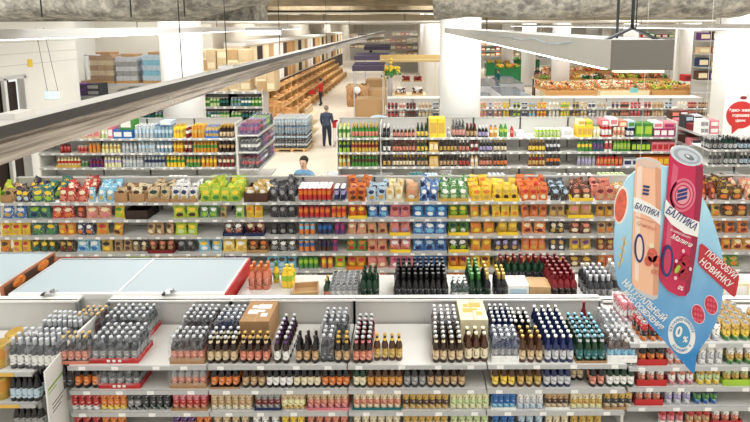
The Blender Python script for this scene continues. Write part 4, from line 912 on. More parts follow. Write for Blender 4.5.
db(1, 577, 592, 'green', 'yellow', 'darkgreen', name=OB, h=.25); db(1, 593, 603, 'teal', 'purple', 'navy', name=NB, shape='jar'); db(1, 604, 612, 'white', 'red', 'red', name=NB, shape='jar'); db(1, 613, 630, 'green', 'lime', 'orange', name=JB, shape='jar'); dbox(1, 631, 650, 'darkgreen', 'lime', .24, 4); dbox(1, 651, 674, 'pink', 'red', .24, 4)
db(2, 577, 595, 'grey', 'lilac', 'green', name=NB, shape='jar', h=.24); db(2, 596, 622, 'red', 'orange', 'darkred', name=NB, shape='jar', h=.22); dbox(2, 623, 640, 'silver', 'navy', .18, 2); dbox(2, 641, 674, 'orange', 'yellow', .24, 6)
dbox(0, 40, 56, 'silver', 'white', .1, 1)
# soda end cap turned towards the aisle
ex0 = xb(236.5) ; EC = []
e = link('end_cap_rack', None, None, (ex0, DB, 0), label='angled white end rack of soda packs facing the aisle', category='shelving unit')
ux = 1.0
link('side_panel', MB().box(0, .03, 0, 1.6, .1, zB[0] + .3, SW).mesh('panel'), e)
zE = [zof(135, DB), zof(152, DB), zof(169, DB), zof(186, DB)]
for z in zE:
    s_ = link('shelf', MB().box(.03, .55, .02, 1.6, z - .03, z, SW).mesh('shelf'), e); link('price_rail', MB().box(.55, .562, .02, 1.6, z - .05, z + .004, RAIL).mesh('rail'), s_)
link('plinth', MB().box(.03, .5, .05, 1.55, 0, .12, SWd).mesh('plinth'), e)
SODA = [('purple', 'magenta'), ('charcoal', 'red'), ('navy', 'paleblue'), ('black', 'red'), ('purple', 'lilac'), ('charcoal', 'white'), ('navy', 'red'), ('green', 'lime'), ('black', 'navy')]
for t in range(3):
    for k_ in range(5):
        g_, l_ = SODA[(t * 5 + k_ * 2 + (k_ % 2)) % 9]
        base = unique_base('%s soda pack with %s labels' % (W(g_), W(l_)), 'soda end rack ' + ['top', 'middle', 'lower'][t] + ' shelf')
        pe = link('soda_pack', None, None, (ex0 + .05, DB + .05 + k_ * .31, zE[t]), label=base, category='drinks pack', group='soda packs on end rack')
        pr = bottle(g_, l_, l_, h=.3, r=.042, kids=False, shape='pet', seg=8)
        for i in range(3):
            for j in range(5): link('bottle', pr[0], pe, (.07 + j * .092, .06 + i * .09, 0))
        link('plastic_wrap', MB().box(.02, .485, .01, .29, .004, .31, Mfilm()).mesh('wrap'), pe)

# loose goods piled on top of the right part of the drinks rack
for i, (a, b, c1, c2, lv, h, d) in enumerate(((601, 608, 'pink', 'white', 1, .16, .3), (609, 617, 'white', 'pink', 1, .2, .34), (618, 626, 'salmon', 'cream', 1, .16, .3), (627, 634, 'paleblue', 'green', 1, .18, .3), (578, 585, 'paleyellow', 'gold', 1, .14, .3), (586, 592, 'yellow', 'lime', 1, .12, .3), (653, 662, 'white', 'pink', 1, .16, .36), (663, 674, 'pink', 'magenta', 1, .14, .36), (562, 573, 'white', 'silver', 0, .2, .3), (516, 524, 'silver', 'white', 0, .14, .3),
      (120, 133, 'green', 'white', 1, .3, .3), (92, 100, 'white', 'beige', 1, .12, .3), (60, 70, 'paleblue', 'white', 1, .12, .3), (160, 171, 'paleblue', 'white', 1, .1, .3))):
    z = zB[0] + (0 if lv == 0 else {0: 0}.get(i, 0) + (.30 if a > 575 else .27 if a > 110 else .2))
    z = {8: zB[0], 9: zB[0], 0: zB[0] + .29, 1: zB[0] + .29, 2: zB[0] + .255, 3: zB[0] + .235, 4: zB[0] + .302, 5: zB[0] + .302, 6: zB[0] + .222, 7: zB[0] + .222, 10: zB[0] + .222, 11: zB[0] + .262, 12: zB[0] + .162, 13: zB[0] + .342}[i]
    x0, x1 = xb(a), xb(b)
    put('grocery_carton', carton(c1, c2, round(x1 - x0, 2), d, h), ((x0 + x1) / 2, DB + .06 + d / 2, z), (0, 0, random.uniform(-.12, .12)), label=unique_base('%s and %s carton' % (W(c1), W(c2)), 'loose on drinks rack top'), cat='box', group='loose cartons on the drinks rack')

# ================================================================== BEYOND THE DRINKS RACK
# low wall shelving with jars behind the white pillar
DJ = 18.7
zJ = [zof(109, DJ), zof(117.6, DJ), zof(127, DJ)]; zJr = zof(98.5, DJ + .5)
def xj(px): return xat(px, DJ, zJ[0] + .1)
jx = [(386, 413), (413, 440), (479, 512), (512, 545), (545, 578), (578, 611), (611, 644), (644, 677), (677, 710)]
for i, (a, b) in enumerate(jx):
    rack_unit(xj(a), xj(b), DJ, .5, zJ, zJr, 'far white shelving of jars beyond the drinks rack, %s bay from left' % NTH[i], 'far jar shelving bays', tags=3, tagw=.1, lip=.05)
link('display_board', MB().box(xj(386), xj(441), DJ + .52, DJ + 1.2, zJr - .05, zJr - .01, SW).mesh('board'), label='white flat cabinet top left of the middle pillar', category='shelf')
link('display_board', MB().box(xj(479), xj(711), DJ + .52, DJ + 1.2, zJr - .05, zJr - .01, SW).mesh('board'), label='white flat cabinet top right of the middle pillar', category='shelf')
JC = [(387, 398, 'red', 'darkbrown'), (399, 405, 'white', 'salmon'), (406, 416, 'brown', 'darkred'), (418, 432, 'cream', 'tan'), (433, 439, 'charcoal', 'silver'), (480, 487, 'pink', 'gold'), (488, 493, 'purple', 'silver'), (494, 502, 'salmon', 'cream'), (503, 510, 'gold', 'yellow'), (513, 521, 'lime', 'black'), (522, 528, 'navy', 'silver'), (529, 536, 'cyan', 'gold'), (537, 547, 'orange', 'yellow'),
      (549, 560, 'white', 'cream'), (561, 570, 'yellow', 'lime'), (573, 580, 'gold', 'black'), (581, 588, 'tan', 'cream'), (589, 596, 'white', 'navy'), (597, 608, 'silver', 'beige'), (612, 620, 'tan', 'navy'), (621, 630, 'salmon', 'brown'), (631, 642, 'red', 'pink'), (645, 652, 'salmon', 'darkred'), (653, 665, 'beige', 'tan'), (666, 673, 'charcoal', 'paleblue'), (678, 688, 'cream', 'white'), (689, 698, 'darkred', 'salmon'), (699, 709, 'brown', 'tan')]
for t in (0, 1):
    for (a, b, c1, c2) in JC:
        if t: c1, c2 = c2, c1
        pr = bottle(c1, c2, c2, h=.24, r=.055, kids=False, shape='jar', seg=8)
        run('jar', 'jar', pr, '%s jar with %s label' % (W(c1), W(c2)), 'far jar shelving ' + ['upper row', 'lower row'][t], xj(a), xj(b), DJ + .03, zJ[t], 1, jit=.004)
for (a, b, c1, c2, n) in ((600, 622, 'tan', 'cream', 3), (622, 655, 'beige', 'brown', 5), (655, 700, 'salmon', 'tan', 6)):
    base = unique_base('%s carton with %s panel' % (W(c1), W(c2)), 'far jar shelving bottom row'); x0, x1 = xj(a), xj(b); sp = (x1 - x0) / n
    for i in range(n): put('grocery_carton', carton(c1, c2, round(sp * .93, 2), .3, .26), (x0 + sp * (i + .5), DJ + .2, zJ[2]), label=lab(base, i, n), cat='box', group=base + ' group')
# right hand racks: packs at an angle and a bottle cage
ex = xat(686, 12.3, 2.2)
e = link('end_cap_rack', None, None, (ex, 11.7, 0), label='white side rack of dark grocery packs at right, left of the poster pillar', category='shelving unit')
zQ = [zof(y, 12.2) for y in (131, 146, 160, 176)]
for z in zQ:
    s_ = link('shelf', MB().box(0, .5, .02, 1.75, z - .03, z, SW).mesh('shelf'), e); link('price_rail', MB().box(-.012, 0, .02, 1.75, z - .05, z + .004, RAIL).mesh('rail'), s_)
link('back_panel', MB().box(.5, .53, 0, 1.77, .1, zQ[0] + .1, SW).mesh('panel'), e); link('plinth', MB().box(0, .5, .05, 1.75, 0, .12, SWd).mesh('plinth'), e)
QC = [('white', 'grey'), ('darkred', 'white'), ('charcoal', 'paleblue'), ('pink', 'white'), ('brown', 'salmon'), ('silver', 'charcoal')]
for t in range(4):
    for k_ in range(5):
        for j in range(2):
            c1, c2 = QC[(t * 2 + k_ + 3 * j) % 6]
            for lv in range(2 if (t == 0 and k_ % 2 == 0) else 1):
                put('grocery_carton', carton(c1, c2, .22, .28, .17), (ex + .13 + j * .24, 11.9 + k_ * .33, zQ[t] + lv * .171), (0, 0, random.uniform(-.05, .05)), label=unique_base('%s and %s pack' % (W(c1), W(c2)), 'right side rack ' + ['top', 'second', 'third', 'lowest'][t] + ' shelf', ('aisle side', 'inner side')), cat='box', group='packs on the right side rack')
DC = 10.6
zC = [zof(151, DC), zof(166, DC)]
for k_, (a, b) in enumerate(((708, 756), (756, 804))):
    rack_unit(xat(a, DC, zC[0]), xat(b, DC, zC[0]), DC, .7, zC + [zC[1] - .4], zof(146, DC + .7), 'white bottle rack in front of the poster pillar, %s bay' % ['left', 'right'][k_], 'bottle racks by the poster pillar', tags=4, tagw=.07)
    for t in (0, 1):
        for j, (c1, c2, c3) in enumerate((('charcoal', 'grey', 'silver'), ('darkgreen', 'silver', 'charcoal'), ('black', 'paleblue', 'white'))):
            x0 = xat(a + 1 + j * 15.5, DC, zC[t]); x1 = xat(a + 15 + j * 15.5, DC, zC[t])
            run('mineral_bottle', 'bottle', bottle(c1, c2, c3, h=.28, r=.04, kids=False, shape='champ', seg=8), '%s bottle with %s label' % (W(c1), W(c2)), 'poster pillar rack %s %s bay' % (['upper', 'lower'][t], ['left', 'right'][k_]), x0, x1, DC + .03, zC[t], 4 if t == 0 else 1, jit=.006)
# poster on the right pillar
PX = 10.05
px0, pz0 = survey(721, 143, 13.59); px1, pz1 = survey(751, 93, 13.59)
po = link('poster', MB().box(px0, px0 + 1.0, 13.575, 13.59, pz0, pz1, M((226, 228, 226), .5)).mesh('poster'), label='white poster with red speech bubble on the right pillar', category='poster')
bx_, bz_ = survey(740, 116, 13.57)
def disc(cx, cz, rx, rz, y0, y1, mat, seg=32, mb=None):
    mb = mb or MB(); a = [(cx + rx * math.cos(2 * PI * i / seg), cz + rz * math.sin(2 * PI * i / seg)) for i in range(seg)]
    mb.hexa([(x, y1, z) for x, z in a], [(x, y0, z) for x, z in a], mat); return mb
mb = disc(bx_ + .02, bz_, .42, .40, 13.57, 13.575, M('red', .5))
mb.hexa([(bx_ - .22, 13.575, bz_ - .3), (bx_ - .2, 13.575, bz_ - .56), (bx_ + .02, 13.575, bz_ - .36)], [(bx_ - .22, 13.569, bz_ - .3), (bx_ - .2, 13.569, bz_ - .56), (bx_ + .02, 13.569, bz_ - .36)], M('red', .5))
link('speech_bubble', mb.mesh('bubble'), po)
mb = disc(bx_ + .06, bz_ + .5, .1, .05, 13.57, 13.575, M('darkred', .5)); mb.hexa([(bx_ + .1, 13.575, bz_ + .5), (bx_ + .14, 13.575, bz_ + .51), (bx_ + .24, 13.575, bz_ + .62)], [(bx_ + .1, 13.57, bz_ + .5), (bx_ + .14, 13.57, bz_ + .51), (bx_ + .24, 13.57, bz_ + .62)], M('darkred', .5))
link('printed_bird', mb.mesh('bird'), po)
WS = bpy.data.scenes.new('workbench')
def baked(o):
    WS.collection.objects.link(o)
    with bpy.context.temp_override(scene=WS, view_layer=WS.view_layers[0]):
        dg = bpy.context.evaluated_depsgraph_get(); me = bpy.data.meshes.new_from_object(o.evaluated_get(dg))
    WS.collection.objects.unlink(o)
    return me
def text(body, size, mat, parent, loc, rot=(PI / 2, 0, 0), bold=0.0, name='lettering', shear=0.0, sx=1.0, align='CENTER', ext=.001, spacing=1.0):
    c = bpy.data.curves.new(name, 'FONT'); c.body = body.replace('\u0412', 'B'); c.size = size; c.align_x = align; c.align_y = 'CENTER'; c.extrude = ext; c.offset = bold; c.shear = shear; c.space_character = spacing
    c.materials.append(mat); o = bpy.data.objects.new('tmp', c); me = baked(o); bpy.data.objects.remove(o); bpy.data.curves.remove(c)
    o = bpy.data.objects.new(name, me); COLL.objects.link(o); o.parent = parent; o.location = loc; o.rotation_euler = rot; o.scale = (sx, 1, 1)
    return o
for i, s in enumerate(('Здесь живут', 'хорошие', 'цены')): text(s, .115, M('white', .5), po, (bx_ + .02, 13.566, bz_ + .14 - i * .15), bold=.003)
text('перекрёсток', .09, M('red', .5), po, (bx_ + .05, 13.57, bz_ - .66)); text('всегда рядом', .09, M('charcoal', .5), po, (bx_ + .0, 13.57, bz_ - .82))

# cooler shelving and stock on the left
DK = 19.2
zK = [zof(91, DK), zof(106, DK), zof(120, DK)]
for i, (a, b) in enumerate(((118, 165), (199, 229), (229, 262))):
    rack_unit(xat(a, DK, zK[1]), xat(b, DK, zK[1]), DK, .9, zK, zK[0] + .12, 'white tall shelving with green drinks near the stockroom, %s bay' % ['left', 'middle', 'right'][i], 'green drinks shelving bays', tags=3, tagw=.1, lip=.09, ends=(1, 1))
    x0, x1 = xat(a, DK, zK[1]), xat(b, DK, zK[1]); n = max(3, int((x1 - x0) / .28)); sp = (x1 - x0 - .06) / n
    for t in (1, 2):
        m_ = 3 if i else 4; sp = (x1 - x0 - .06) / m_
        for k_ in range(m_):
            c1, c2 = [('teal', 'white'), ('darkgreen', 'teal'), ('green', 'palegreen'), ('clearblue', 'green'), ('palegreen', 'green')][(k_ * 2 + t + i) % 5]
            run('green_drink_bottle', 'bottle', bottle(c1, c2, 'white', h=.36, r=.06, kids=False, shape='pet', seg=8), '%s bottle with %s label' % (W(c1).replace('clearblue', 'clear'), W(c2)), 'tall shelving ' + ['', 'upper shelf', 'lower shelf'][t], x0 + .03 + sp * k_, x0 + .03 + sp * (k_ + 1), DK + .03, zK[t], 2, alts=(['left bay', 'middle bay', 'right bay'][i],))
def stack(x, y, z, nx, nz, w_, d_, h_, cols_, where, name='stock_carton'):
    for i in range(nx):
        for k_ in range(nz):
            c1, c2 = cols_[(i + 2 * k_) % len(cols_)]
            put(name, carton(c1, c2, w_, d_, h_), (x + w_ * 1.03 * i, y + random.uniform(-.02, .02), z + k_ * (h_ + .002)), (0, 0, random.uniform(-.02, .02)), label=unique_base('%s stock carton' % W(c1), where + ', ' + ['bottom', 'second', 'third', 'fourth', 'fifth'][k_] + ' layer'), cat='box', group=where + ' cartons')
BC = [('tan', 'tan'), ('beige', 'cream'), ('cream', 'beige'), ('beige', 'beige')]
xk = lambda px: xat(px, DK + .2, zK[0] + .5)
stack(xk(204), DK + .45, zK[0], 2, 4, .36, .7, .42, BC, 'stock piled left on tall shelving')
stack(xk(224), DK + .45, zK[0], 3, 4, .42, .7, .42, BC[::-1], 'stock piled middle on tall shelving')
stack(xk(262), DK + .45, zK[0], 2, 3, .36, .7, .4, BC, 'stock piled right on tall shelving')
# storage shelf in the niche with wrapped pallets
DN = 18.6; zN = zof(83, DN); xn = lambda px: xat(px, DN, zN + .5)
e = link('storage_rack', None, None, (xn(84), DN, 0), label='grey storage rack in the white niche carrying wrapped pallets', category='storage rack')
wN = xn(168) - xn(84)
link('deck', MB().box(0, wN, 0, 1.2, zN - .08, zN, M('silver', .5)).mesh('deck'), e)
for sx_ in (.04, wN - .04):
    for sy_ in (.04, 1.16): link('post', MB().box(sx_ - .03, sx_ + .03, sy_ - .03, sy_ + .03, 0, zN - .08, M('grey', .4, .4)).mesh('post'), e)
link('guard_frame', MB().tube((.03, .04, zN), (.03, .04, zN + 1.15), .03, M('silver', .4, .4)).tube((.03, .04, zN + 1.12), (.65, .04, zN + 1.12), .025, M('silver', .4, .4)).mesh('guard'), e)
stack(xn(89), DN + .55, zN, 1, 1, .85, .9, .1, [('wood', None)], 'wooden pallet under brown load on storage rack')
def wrapped_load(px0, px1, py0, desc, c1, c2, c3=None):
    x0, x1 = xn(px0), xn(px1); h = zof(py0, DN) - zN; wd = x1 - x0
    e = link('wrapped_pallet', None, None, ((x0 + x1) / 2, DN + .55, zN + .11), label=desc + ' on the storage rack', category='pallet load', group='wrapped pallets')
    link('pallet', MB().box(-wd / 2, wd / 2, -.45, .45, -.11, -.01, M('wood', .7)).mesh('pallet'), e)
    nl = 5; hh = (h - .2) / nl
    for k_ in range(nl):
        j = .02 * (k_ % 2)
        mb = MB(); 
        for q in range(3): mb.box(-wd / 2 + j + q * wd / 3.1, -wd / 2 + j + (q + .96) * wd / 3.1, -.43, .43, k_ * hh, (k_ + .95) * hh, M((c1, c2)[k_ % 2], .6))
        link('layer', mb.mesh('layer'), e)
    link('top_board', MB().box(-wd * .3, wd * .3, -.3, .3, nl * hh, nl * hh + .1, M('cardboard', .7)).mesh('top'), e)
    link('plastic_wrap', MB().box(-wd / 2 - .02, wd / 2 + .02, -.47, .47, 0, nl * hh + .02, Mfilm()).mesh('wrap'), e)
wrapped_load(88, 112, 52, 'brown carton pallet with cardboard on top', 'cardboard', 'beige'); wrapped_load(114, 136, 54, 'silver wrapped pallet', 'silver', 'grey'); wrapped_load(141, 163, 52, 'blue wrapped water pallet', 'paleblue', 'cyan')
stack(xn(90), DN - .45, zof(94, DN - .5), 2, 2, .5, .5, .22, [('purple', 'charcoal'), ('charcoal', 'grey')], 'dark cases below the storage rack')
link('storage_ledge', MB().box(xn(84), xn(116), DN - .75, DN - .1, 0, zof(94, DN - .5), M('grey', .5)).mesh('ledge'), label='low grey cabinet below the storage rack in the niche', category='cabinet')
# signs on the left wall
x_, z_ = survey(53, 94, 13.5)
es = link('exit_sign', MB().box(-.22, .22, -.04, .04, -.12, .12, M('white', .4)).mesh('sign'), None, (x_, 13.5, z_), label='small teal lit exit sign hanging by the left wall', category='sign')
link('sign_face', MB().box(-.2, .2, -.046, -.04, -.1, .1, Memit((120, 216, 204), 1.0)).mesh('face'), es)
rm = MB(); m_ = M('white', .4); rm.tube((.02, -.05, .05), (.06, -.05, .0), .012, m_); rm.ball((.03, -.05, .075), .02, m_, 8, 6); rm.tube((.06, -.05, 0), (.02, -.05, -.07), .01, m_); rm.tube((-.14, -.05, 0), (-.03, -.05, 0), .012, m_); link('exit_pictogram', rm.mesh('pict'), es)
link('hanging_cable', MB().tube((-.15, 0, .12), (-.32, 0, 1.9), .006, M('charcoal')).tube((.15, 0, .12), (-.1, 0, 1.9), .006, M('charcoal')).mesh('wires'), es)
wy = 15.2; _, wz = survey(34, 62, wy)
link('warning_sign', MB().box(GX, GX + .02, wy - .09, wy + .09, wz - .12, wz + .12, M('yellow', .5)).mesh('sign'), label='small yellow warning sign on the white left wall', category='sign')

# wall cabinets along the bakery side
for i in range(11):
    y0 = 22.6 + i * 3.1
    e = link('wall_cabinet', None, None, (-7.75, y0, 0), label='tall cream wall cabinet along the bakery side, %s from camera' % NTH[i], category='wall cabinet', group='bakery wall cabinets')
    link('body', MB().box(-.9, 0, 0, 3.05, 0, 4.15, M((226, 214, 192), .6)).mesh('body'), e)
    link('header', MB().box(-.9, .12, 0, 3.1, 4.15, 4.3, M('white', .5)).mesh('header'), e)
    for k_, c in enumerate([('wood', 'cream', 'darkbrown'), ('cream', 'tan', 'white'), ('white', 'brown', 'wood')][i % 3]):
        link('panel', MB().box(0, .03, .1 + k_ * 1.0, .92 + k_ * 1.0, 1.9, 4.05, M(c, .6)).mesh('panel'), e)
    link('shelf_bay', MB().box(0, .04, .1, 2.95, .5, 1.8, M('darkbrown', .7, noise_amt=.3, noise_scale=4)).mesh('bay'), e)
WD = M((238, 194, 128), .6, noise_amt=.1, noise_scale=6); WD2 = M((222, 170, 102), .6, noise_amt=.12, noise_scale=6)
def loaf(v):
    return cached(('loaf', v), lambda: (MB().ball((0, 0, .07), .12, M([(200, 134, 66), (222, 166, 96), (164, 100, 48)][v], .7, noise_amt=.15, noise_scale=30), 10, 6, (1, 1.7 if v != 1 else 1.1, .6)).mesh('loaf'), [], .12, .2, .14))
for i in range(14):
    y0 = 24.6 + i * 1.62
    e = link('bakery_stand', None, None, (-7.55, y0, 0), label='stepped wooden bread stand by the wide aisle, %s from camera' % NTH[i], category='bakery stand', group='bakery stands')
    pts_ = [(0, 1.75), (.35, 1.75), (.36, 1.35), (.72, 1.33), (.73, .95), (1.1, .93), (1.11, .55), (1.5, .53), (1.5, 0), (0, 0)]
    for s_ in (.0, 1.5):
        mb = MB(); mb.hexa([(x, s_, z) for x, z in pts_], [(x, s_ + .05, z) for x, z in pts_], WD2); link('side_panel', mb.mesh('side'), e)
    for k_, (xx, zz) in enumerate(((0, 1.7), (.36, 1.3), (.73, .9), (1.11, .5))):
        s_ = link('shelf', MB().box(xx, xx + .39, .05, 1.5, zz - .03, zz, WD).mesh('shelf'), e)
        link('front_board', MB().box(xx + .37, xx + .39, .05, 1.5, zz, zz + .12, WD2).mesh('front'), s_)
        if i < 9:
            for q in range(3):
                v = (i + k_ + q) % 3
                put('bread_loaf', loaf(v), (-7.55 + xx + .18, y0 + .35 + q * .42, zz), (0, 0, random.uniform(-.3, .3) + (1.57 if v == 1 else 0)), label='%s loaf, %s bread stand, %s shelf, %s' % (['brown', 'golden', 'dark'][v], NTH[i], ['top', 'second', 'third', 'lowest'][k_], ['near end', 'middle', 'far end'][q]), cat='bread', group='loaves on the bakery stands')
# wooden crates at the near end of the bakery
for i in range(5):
    for j in range(3):
        x0 = -7.3 + j * .72; y0 = 20.4 + i * .78; hz_ = 1.55 - j * .32 - (i % 2) * .08
        e = link('wooden_crate_table', None, None, (x0, y0, 0), (0, 0, .12), label='slatted wooden bread table near the water pallet, row %s, %s' % (['one', 'two', 'three', 'four', 'five'][i], ['wall side', 'middle', 'aisle side'][j]), category='crate', group='wooden bread tables')
        mb = MB()
        for q in range(5): mb.box(-.32, .32, -.33 + q * .14, -.23 + q * .14, hz_ - .04, hz_ - .01, WD)
        link('slatted_top', mb.mesh('slats'), e)
        link('frame', MB().box(-.34, .34, -.36, -.34, hz_ - .2, hz_ + .1, WD2).box(-.34, .34, .34, .36, hz_ - .2, hz_ + .1, WD2).box(-.36, -.34, -.36, .36, hz_ - .2, hz_ + .1, WD2).box(.34, .36, -.36, .36, hz_ - .2, hz_ + .1, WD2).mesh('frame'), e)
        for (a, b) in ((-.3, -.3), (.3, -.3), (-.3, .3), (.3, .3)): link('leg', MB().box(a - .03, a + .03, b - .03, b + .03, 0, hz_ - .2, WD2).mesh('leg'), e)
        for q in range(3): put('bread_loaf', loaf((i + j + q) % 3), (x0 - .18 + q * .18, y0 + random.uniform(-.08, .08), hz_ - .01), (0, 0, random.uniform(-.4, .4)), label='%s loaf on wooden table, row %s, %s, %s' % (['brown', 'golden', 'dark'][(i + j + q) % 3], ['one', 'two', 'three', 'four', 'five'][i], ['wall side', 'middle', 'aisle side'][j], ['left', 'centre', 'right'][q]), cat='bread', group='loaves on the wooden tables')
# pallet of water packs in the aisle
wx0, wd0 = floor_d(291, 151)
e = link('pallet', MB().box(-.72, .72, -.1, 1.1, .1, .13, WD).mesh('deck'), None, (wx0, wd0, 0), label='wooden pallet under wrapped water bottles in the aisle', category='pallet')
for u in (-.6, 0, .5): link('runner', MB().box(u, u + .1, -.1, 1.1, 0, .1, WD2).mesh('runner'), e)
for lv in range(4):
    for i in range(3):
        for j in range(2):
            g_, l_, c_ = [('charcoal', 'silver', 'white'), ('charcoal', 'paleblue', 'white'), ('clearblue', 'grey', 'blue'), ('clear', 'paleblue', 'white')][lv]
            pack(0, 0, 0, 0, 4, 5, g_, l_, c_, 'water pack, %s layer, %s %s' % (['bottom', 'second', 'third', 'top'][lv], ['left', 'middle', 'right'][i], ['front', 'back'][j]), None, D0=wd0 - .06 + j * .56, zt=.132 + lv * .315, xw=(wx0 - .7 + i * .47, wx0 - .26 + i * .47), h=.3, r=.053, shape='pet', where='aisle pallet')
sx0, sd0 = floor_d(306, 143)
e = link('display_stand', None, None, (sx0, sd0, 0), label='narrow beige display stand behind the water pallet', category='display stand')
link('body', MB().box(-.03, .03, 0, 1.5, 0, 1.5, M('beige', .6)).mesh('body'), e)
for z in (.35, .75, 1.15): link('shelf', MB().box(.03, .33, 0, 1.5, z, z + .03, M('cream', .6)).mesh('shelf'), e)

# ------------------------------------------------------------------ people
def person(name, at, face, height, top, legs, hair, skin, label, arms, stride, group=None, bulk=1.0):
    """one skinned body; arms: list of (elbow, wrist) offsets from the shoulder for left and right; face = heading"""
    s = height / 1.78
    V = [((0, 0, .98), .125), ((0, 0, 1.14), .125), ((0, .01, 1.30), .15), ((0, .0, 1.42), .12), ((0, .0, 1.50), .058), ((0, .02, 1.58), .072), ((0, .02, 1.68), .092), ((0, .015, 1.735), .06)]
    E = [(0, 1), (1, 2), (2, 3), (3, 4), (4, 5), (5, 6), (6, 7)]
    feet = []
    for sd in (-1, 1):
        st_ = stride * sd
        a = len(V); V += [((sd * .095, 0, .9), .1), ((sd * .1, st_ * .5 + .03, .5), .068), ((sd * .1, st_ - (.03 if st_ < 0 else 0), .1 + (.06 if st_ < 0 else 0)), .048), ((sd * .11, st_ + .13, .045 + (.0 if st_ >= 0 else .02)), .04)]
        E += [(0, a), (a, a + 1), (a + 1, a + 2), (a + 2, a + 3)]; feet.append(a + 3)
        el, wr = arms[0 if sd < 0 else 1]
        b = len(V); sh = Vector((sd * .19, 0, 1.40)); e1 = sh + Vector((sd * .05 + el[0], el[1], el[2])); w1 = e1 + Vector(wr); hd = w1 + Vector(wr).normalized() * .09
        V += [(tuple(sh), .07), (tuple(e1), .048), (tuple(w1), .033), (tuple(hd), .03)]
        E += [(3, b), (b, b + 1), (b + 1, b + 2), (b + 2, b + 3)]
        side = Vector(wr).normalized().cross(Vector((0, 1, .3))).normalized()
        for q in range(4):
            c = len(V); off = side * ((q - 1.5) * .022); ln_ = (.05, .06, .055, .045)[q]; dn = Vector(wr).normalized()
            V += [(tuple(hd + off + dn * .03), .0095), (tuple(hd + off + dn * (.03 + ln_) + Vector((0, .012, -.006))), .008)]; E += [(b + 3, c), (c, c + 1)]
        c = len(V); V += [(tuple(w1 + side * -.04 + Vector(wr).normalized() * .05), .011), (tuple(w1 + side * -.055 + Vector(wr).normalized() * .09), .009)]; E += [(b + 2, c), (c, c + 1)]
    me = bpy.data.meshes.new(name); me.from_pydata([v[0] for v in V], E, []); o = bpy.data.objects.new('tmp', me)
    md = o.modifiers.new('s', 'SKIN'); md.use_smooth_shade = True
    for i, sv in enumerate(me.skin_vertices[0].data): sv.radius = (V[i][1] * (bulk if V[i][1] > .03 and i not in (4, 5, 6, 7) else 1), V[i][1] * (.78 if i in (1, 2, 3) else 1) * (bulk if V[i][1] > .03 and i not in (4, 5, 6, 7) else 1)); sv.use_root = (i == 0)
    sb_ = o.modifiers.new('b', 'SUBSURF'); sb_.levels = 1; sb_.render_levels = 1
    m2 = baked(o); bpy.data.objects.remove(o)
    mats = [M(skin, .6), M(top, .8, noise_amt=.08, noise_scale=12), M(legs, .8, noise_amt=.1, noise_scale=12), M('black', .5)]
    m2.materials.clear()
    for m_ in mats: m2.materials.append(m_)
    wrs = []
    for sd in (0, 1):
        el, wr = arms[sd]; sg_ = -1 if sd == 0 else 1
        w1 = Vector((sg_ * .19 + sg_ * .05 + el[0], el[1], 1.40 + el[2])) + Vector(wr); wrs.append(w1)
    for p in m2.polygons:
        c = p.center; k_ = 1
        if c.z > 1.50: k_ = 0
        elif c.z < .085: k_ = 3
        elif c.z < .96 and abs(c.x) < .24 and all((c - w_).length > .16 for w_ in wrs): k_ = 2
        if any((c - w_).length < .2 and (c - w_).dot(w_ - Vector((math.copysign(.22, w_.x), 0, 1.3))) > -.01 for w_ in wrs): k_ = 0
        p.material_index = k_; p.use_smooth = True
    zmin = min(v.co.z for v in m2.vertices)
    for v in m2.vertices: v.co.z -= zmin
    b = link('person', m2, None, at, (0, 0, face), (s, s, s), label=label, category='person', group=group)
    hm = MB(); hm.ball((0, -.008, 1.70 - zmin), .104, M(hair, .8), 14, 8, (.92, 1.0, .95)); hme = hm.mesh('hair')
    for v in hme.vertices:
        if v.co.y > .055 and v.co.z < 1.73 - zmin: v.co.y = .055 - (1.73 - zmin - v.co.z) * .5
        if v.co.z < 1.62 - zmin: v.co.z = 1.62 - zmin
    link('hair', hme, b)
    fm = MB()
    for sd in (-1, 1): fm.ball((sd * .033, .103, 1.655 - zmin), .011, M('black', .3), 8, 5); fm.ball((sd * .088, .015, 1.64 - zmin), .022, M(skin, .6), 8, 5, (.5, .8, 1.3))
    fm.ball((0, .118, 1.63 - zmin), .017, M(skin, .6), 8, 5, (.8, 1, 1.5)); fm.ball((0, .104, 1.588 - zmin), .02, M((170, 90, 84), .6), 8, 5, (1.3, .5, .35))
    link('face', fm.mesh('face'), b)
    return b
mx_, md_ = floor_d(327, 146.7)
person('person', (mx_, md_, 0), 0.0, 1.78, (60, 74, 98), (38, 44, 64), (132, 118, 108), (206, 160, 136), 'person in dark blue shirt and jeans walking away up the aisle', [((.0, .06, -.26), (.02, .12, -.2)), ((.0, .03, -.27), (-.02, .2, -.12))], .14, bulk=1.28)
# trolley basket the walker pulls
bx0 = mx_ + .42
e = link('shopping_basket', None, None, (bx0, md_ + .25, 0), label='red shopping basket on a trolley frame beside the walker', category='basket')
bk = MB(); rd_ = M('red', .4)
bk.hexa([(-.13, -.2, .8), (.13, -.2, .8), (.13, .2, .8), (-.13, .2, .8)], [(-.17, -.25, .82), (.17, -.25, .82), (.17, .25, .82), (-.17, .25, .82)], rd_)
for (a, b, c, d_) in ((-.18, -.165, -.25, .25), (.165, .18, -.25, .25), (-.18, .18, -.26, -.245), (-.18, .18, .245, .26)): bk.box(a, b, c, d_, .82, 1.06, rd_)
link('basket', bk.mesh('basket'), e)
fr_ = MB(); gm_ = M('silver', .3, .7)
for a in (-.14, .14):
    for b in (-.2, .2): fr_.tube((a, b, .06), (a, b, .8), .012, gm_)
    fr_.tube((a, -.2, .2), (a, .2, .2), .01, gm_)
fr_.tube((-.14, -.2, .2), (.14, -.2, .2), .01, gm_)
link('frame', fr_.mesh('frame'), e)
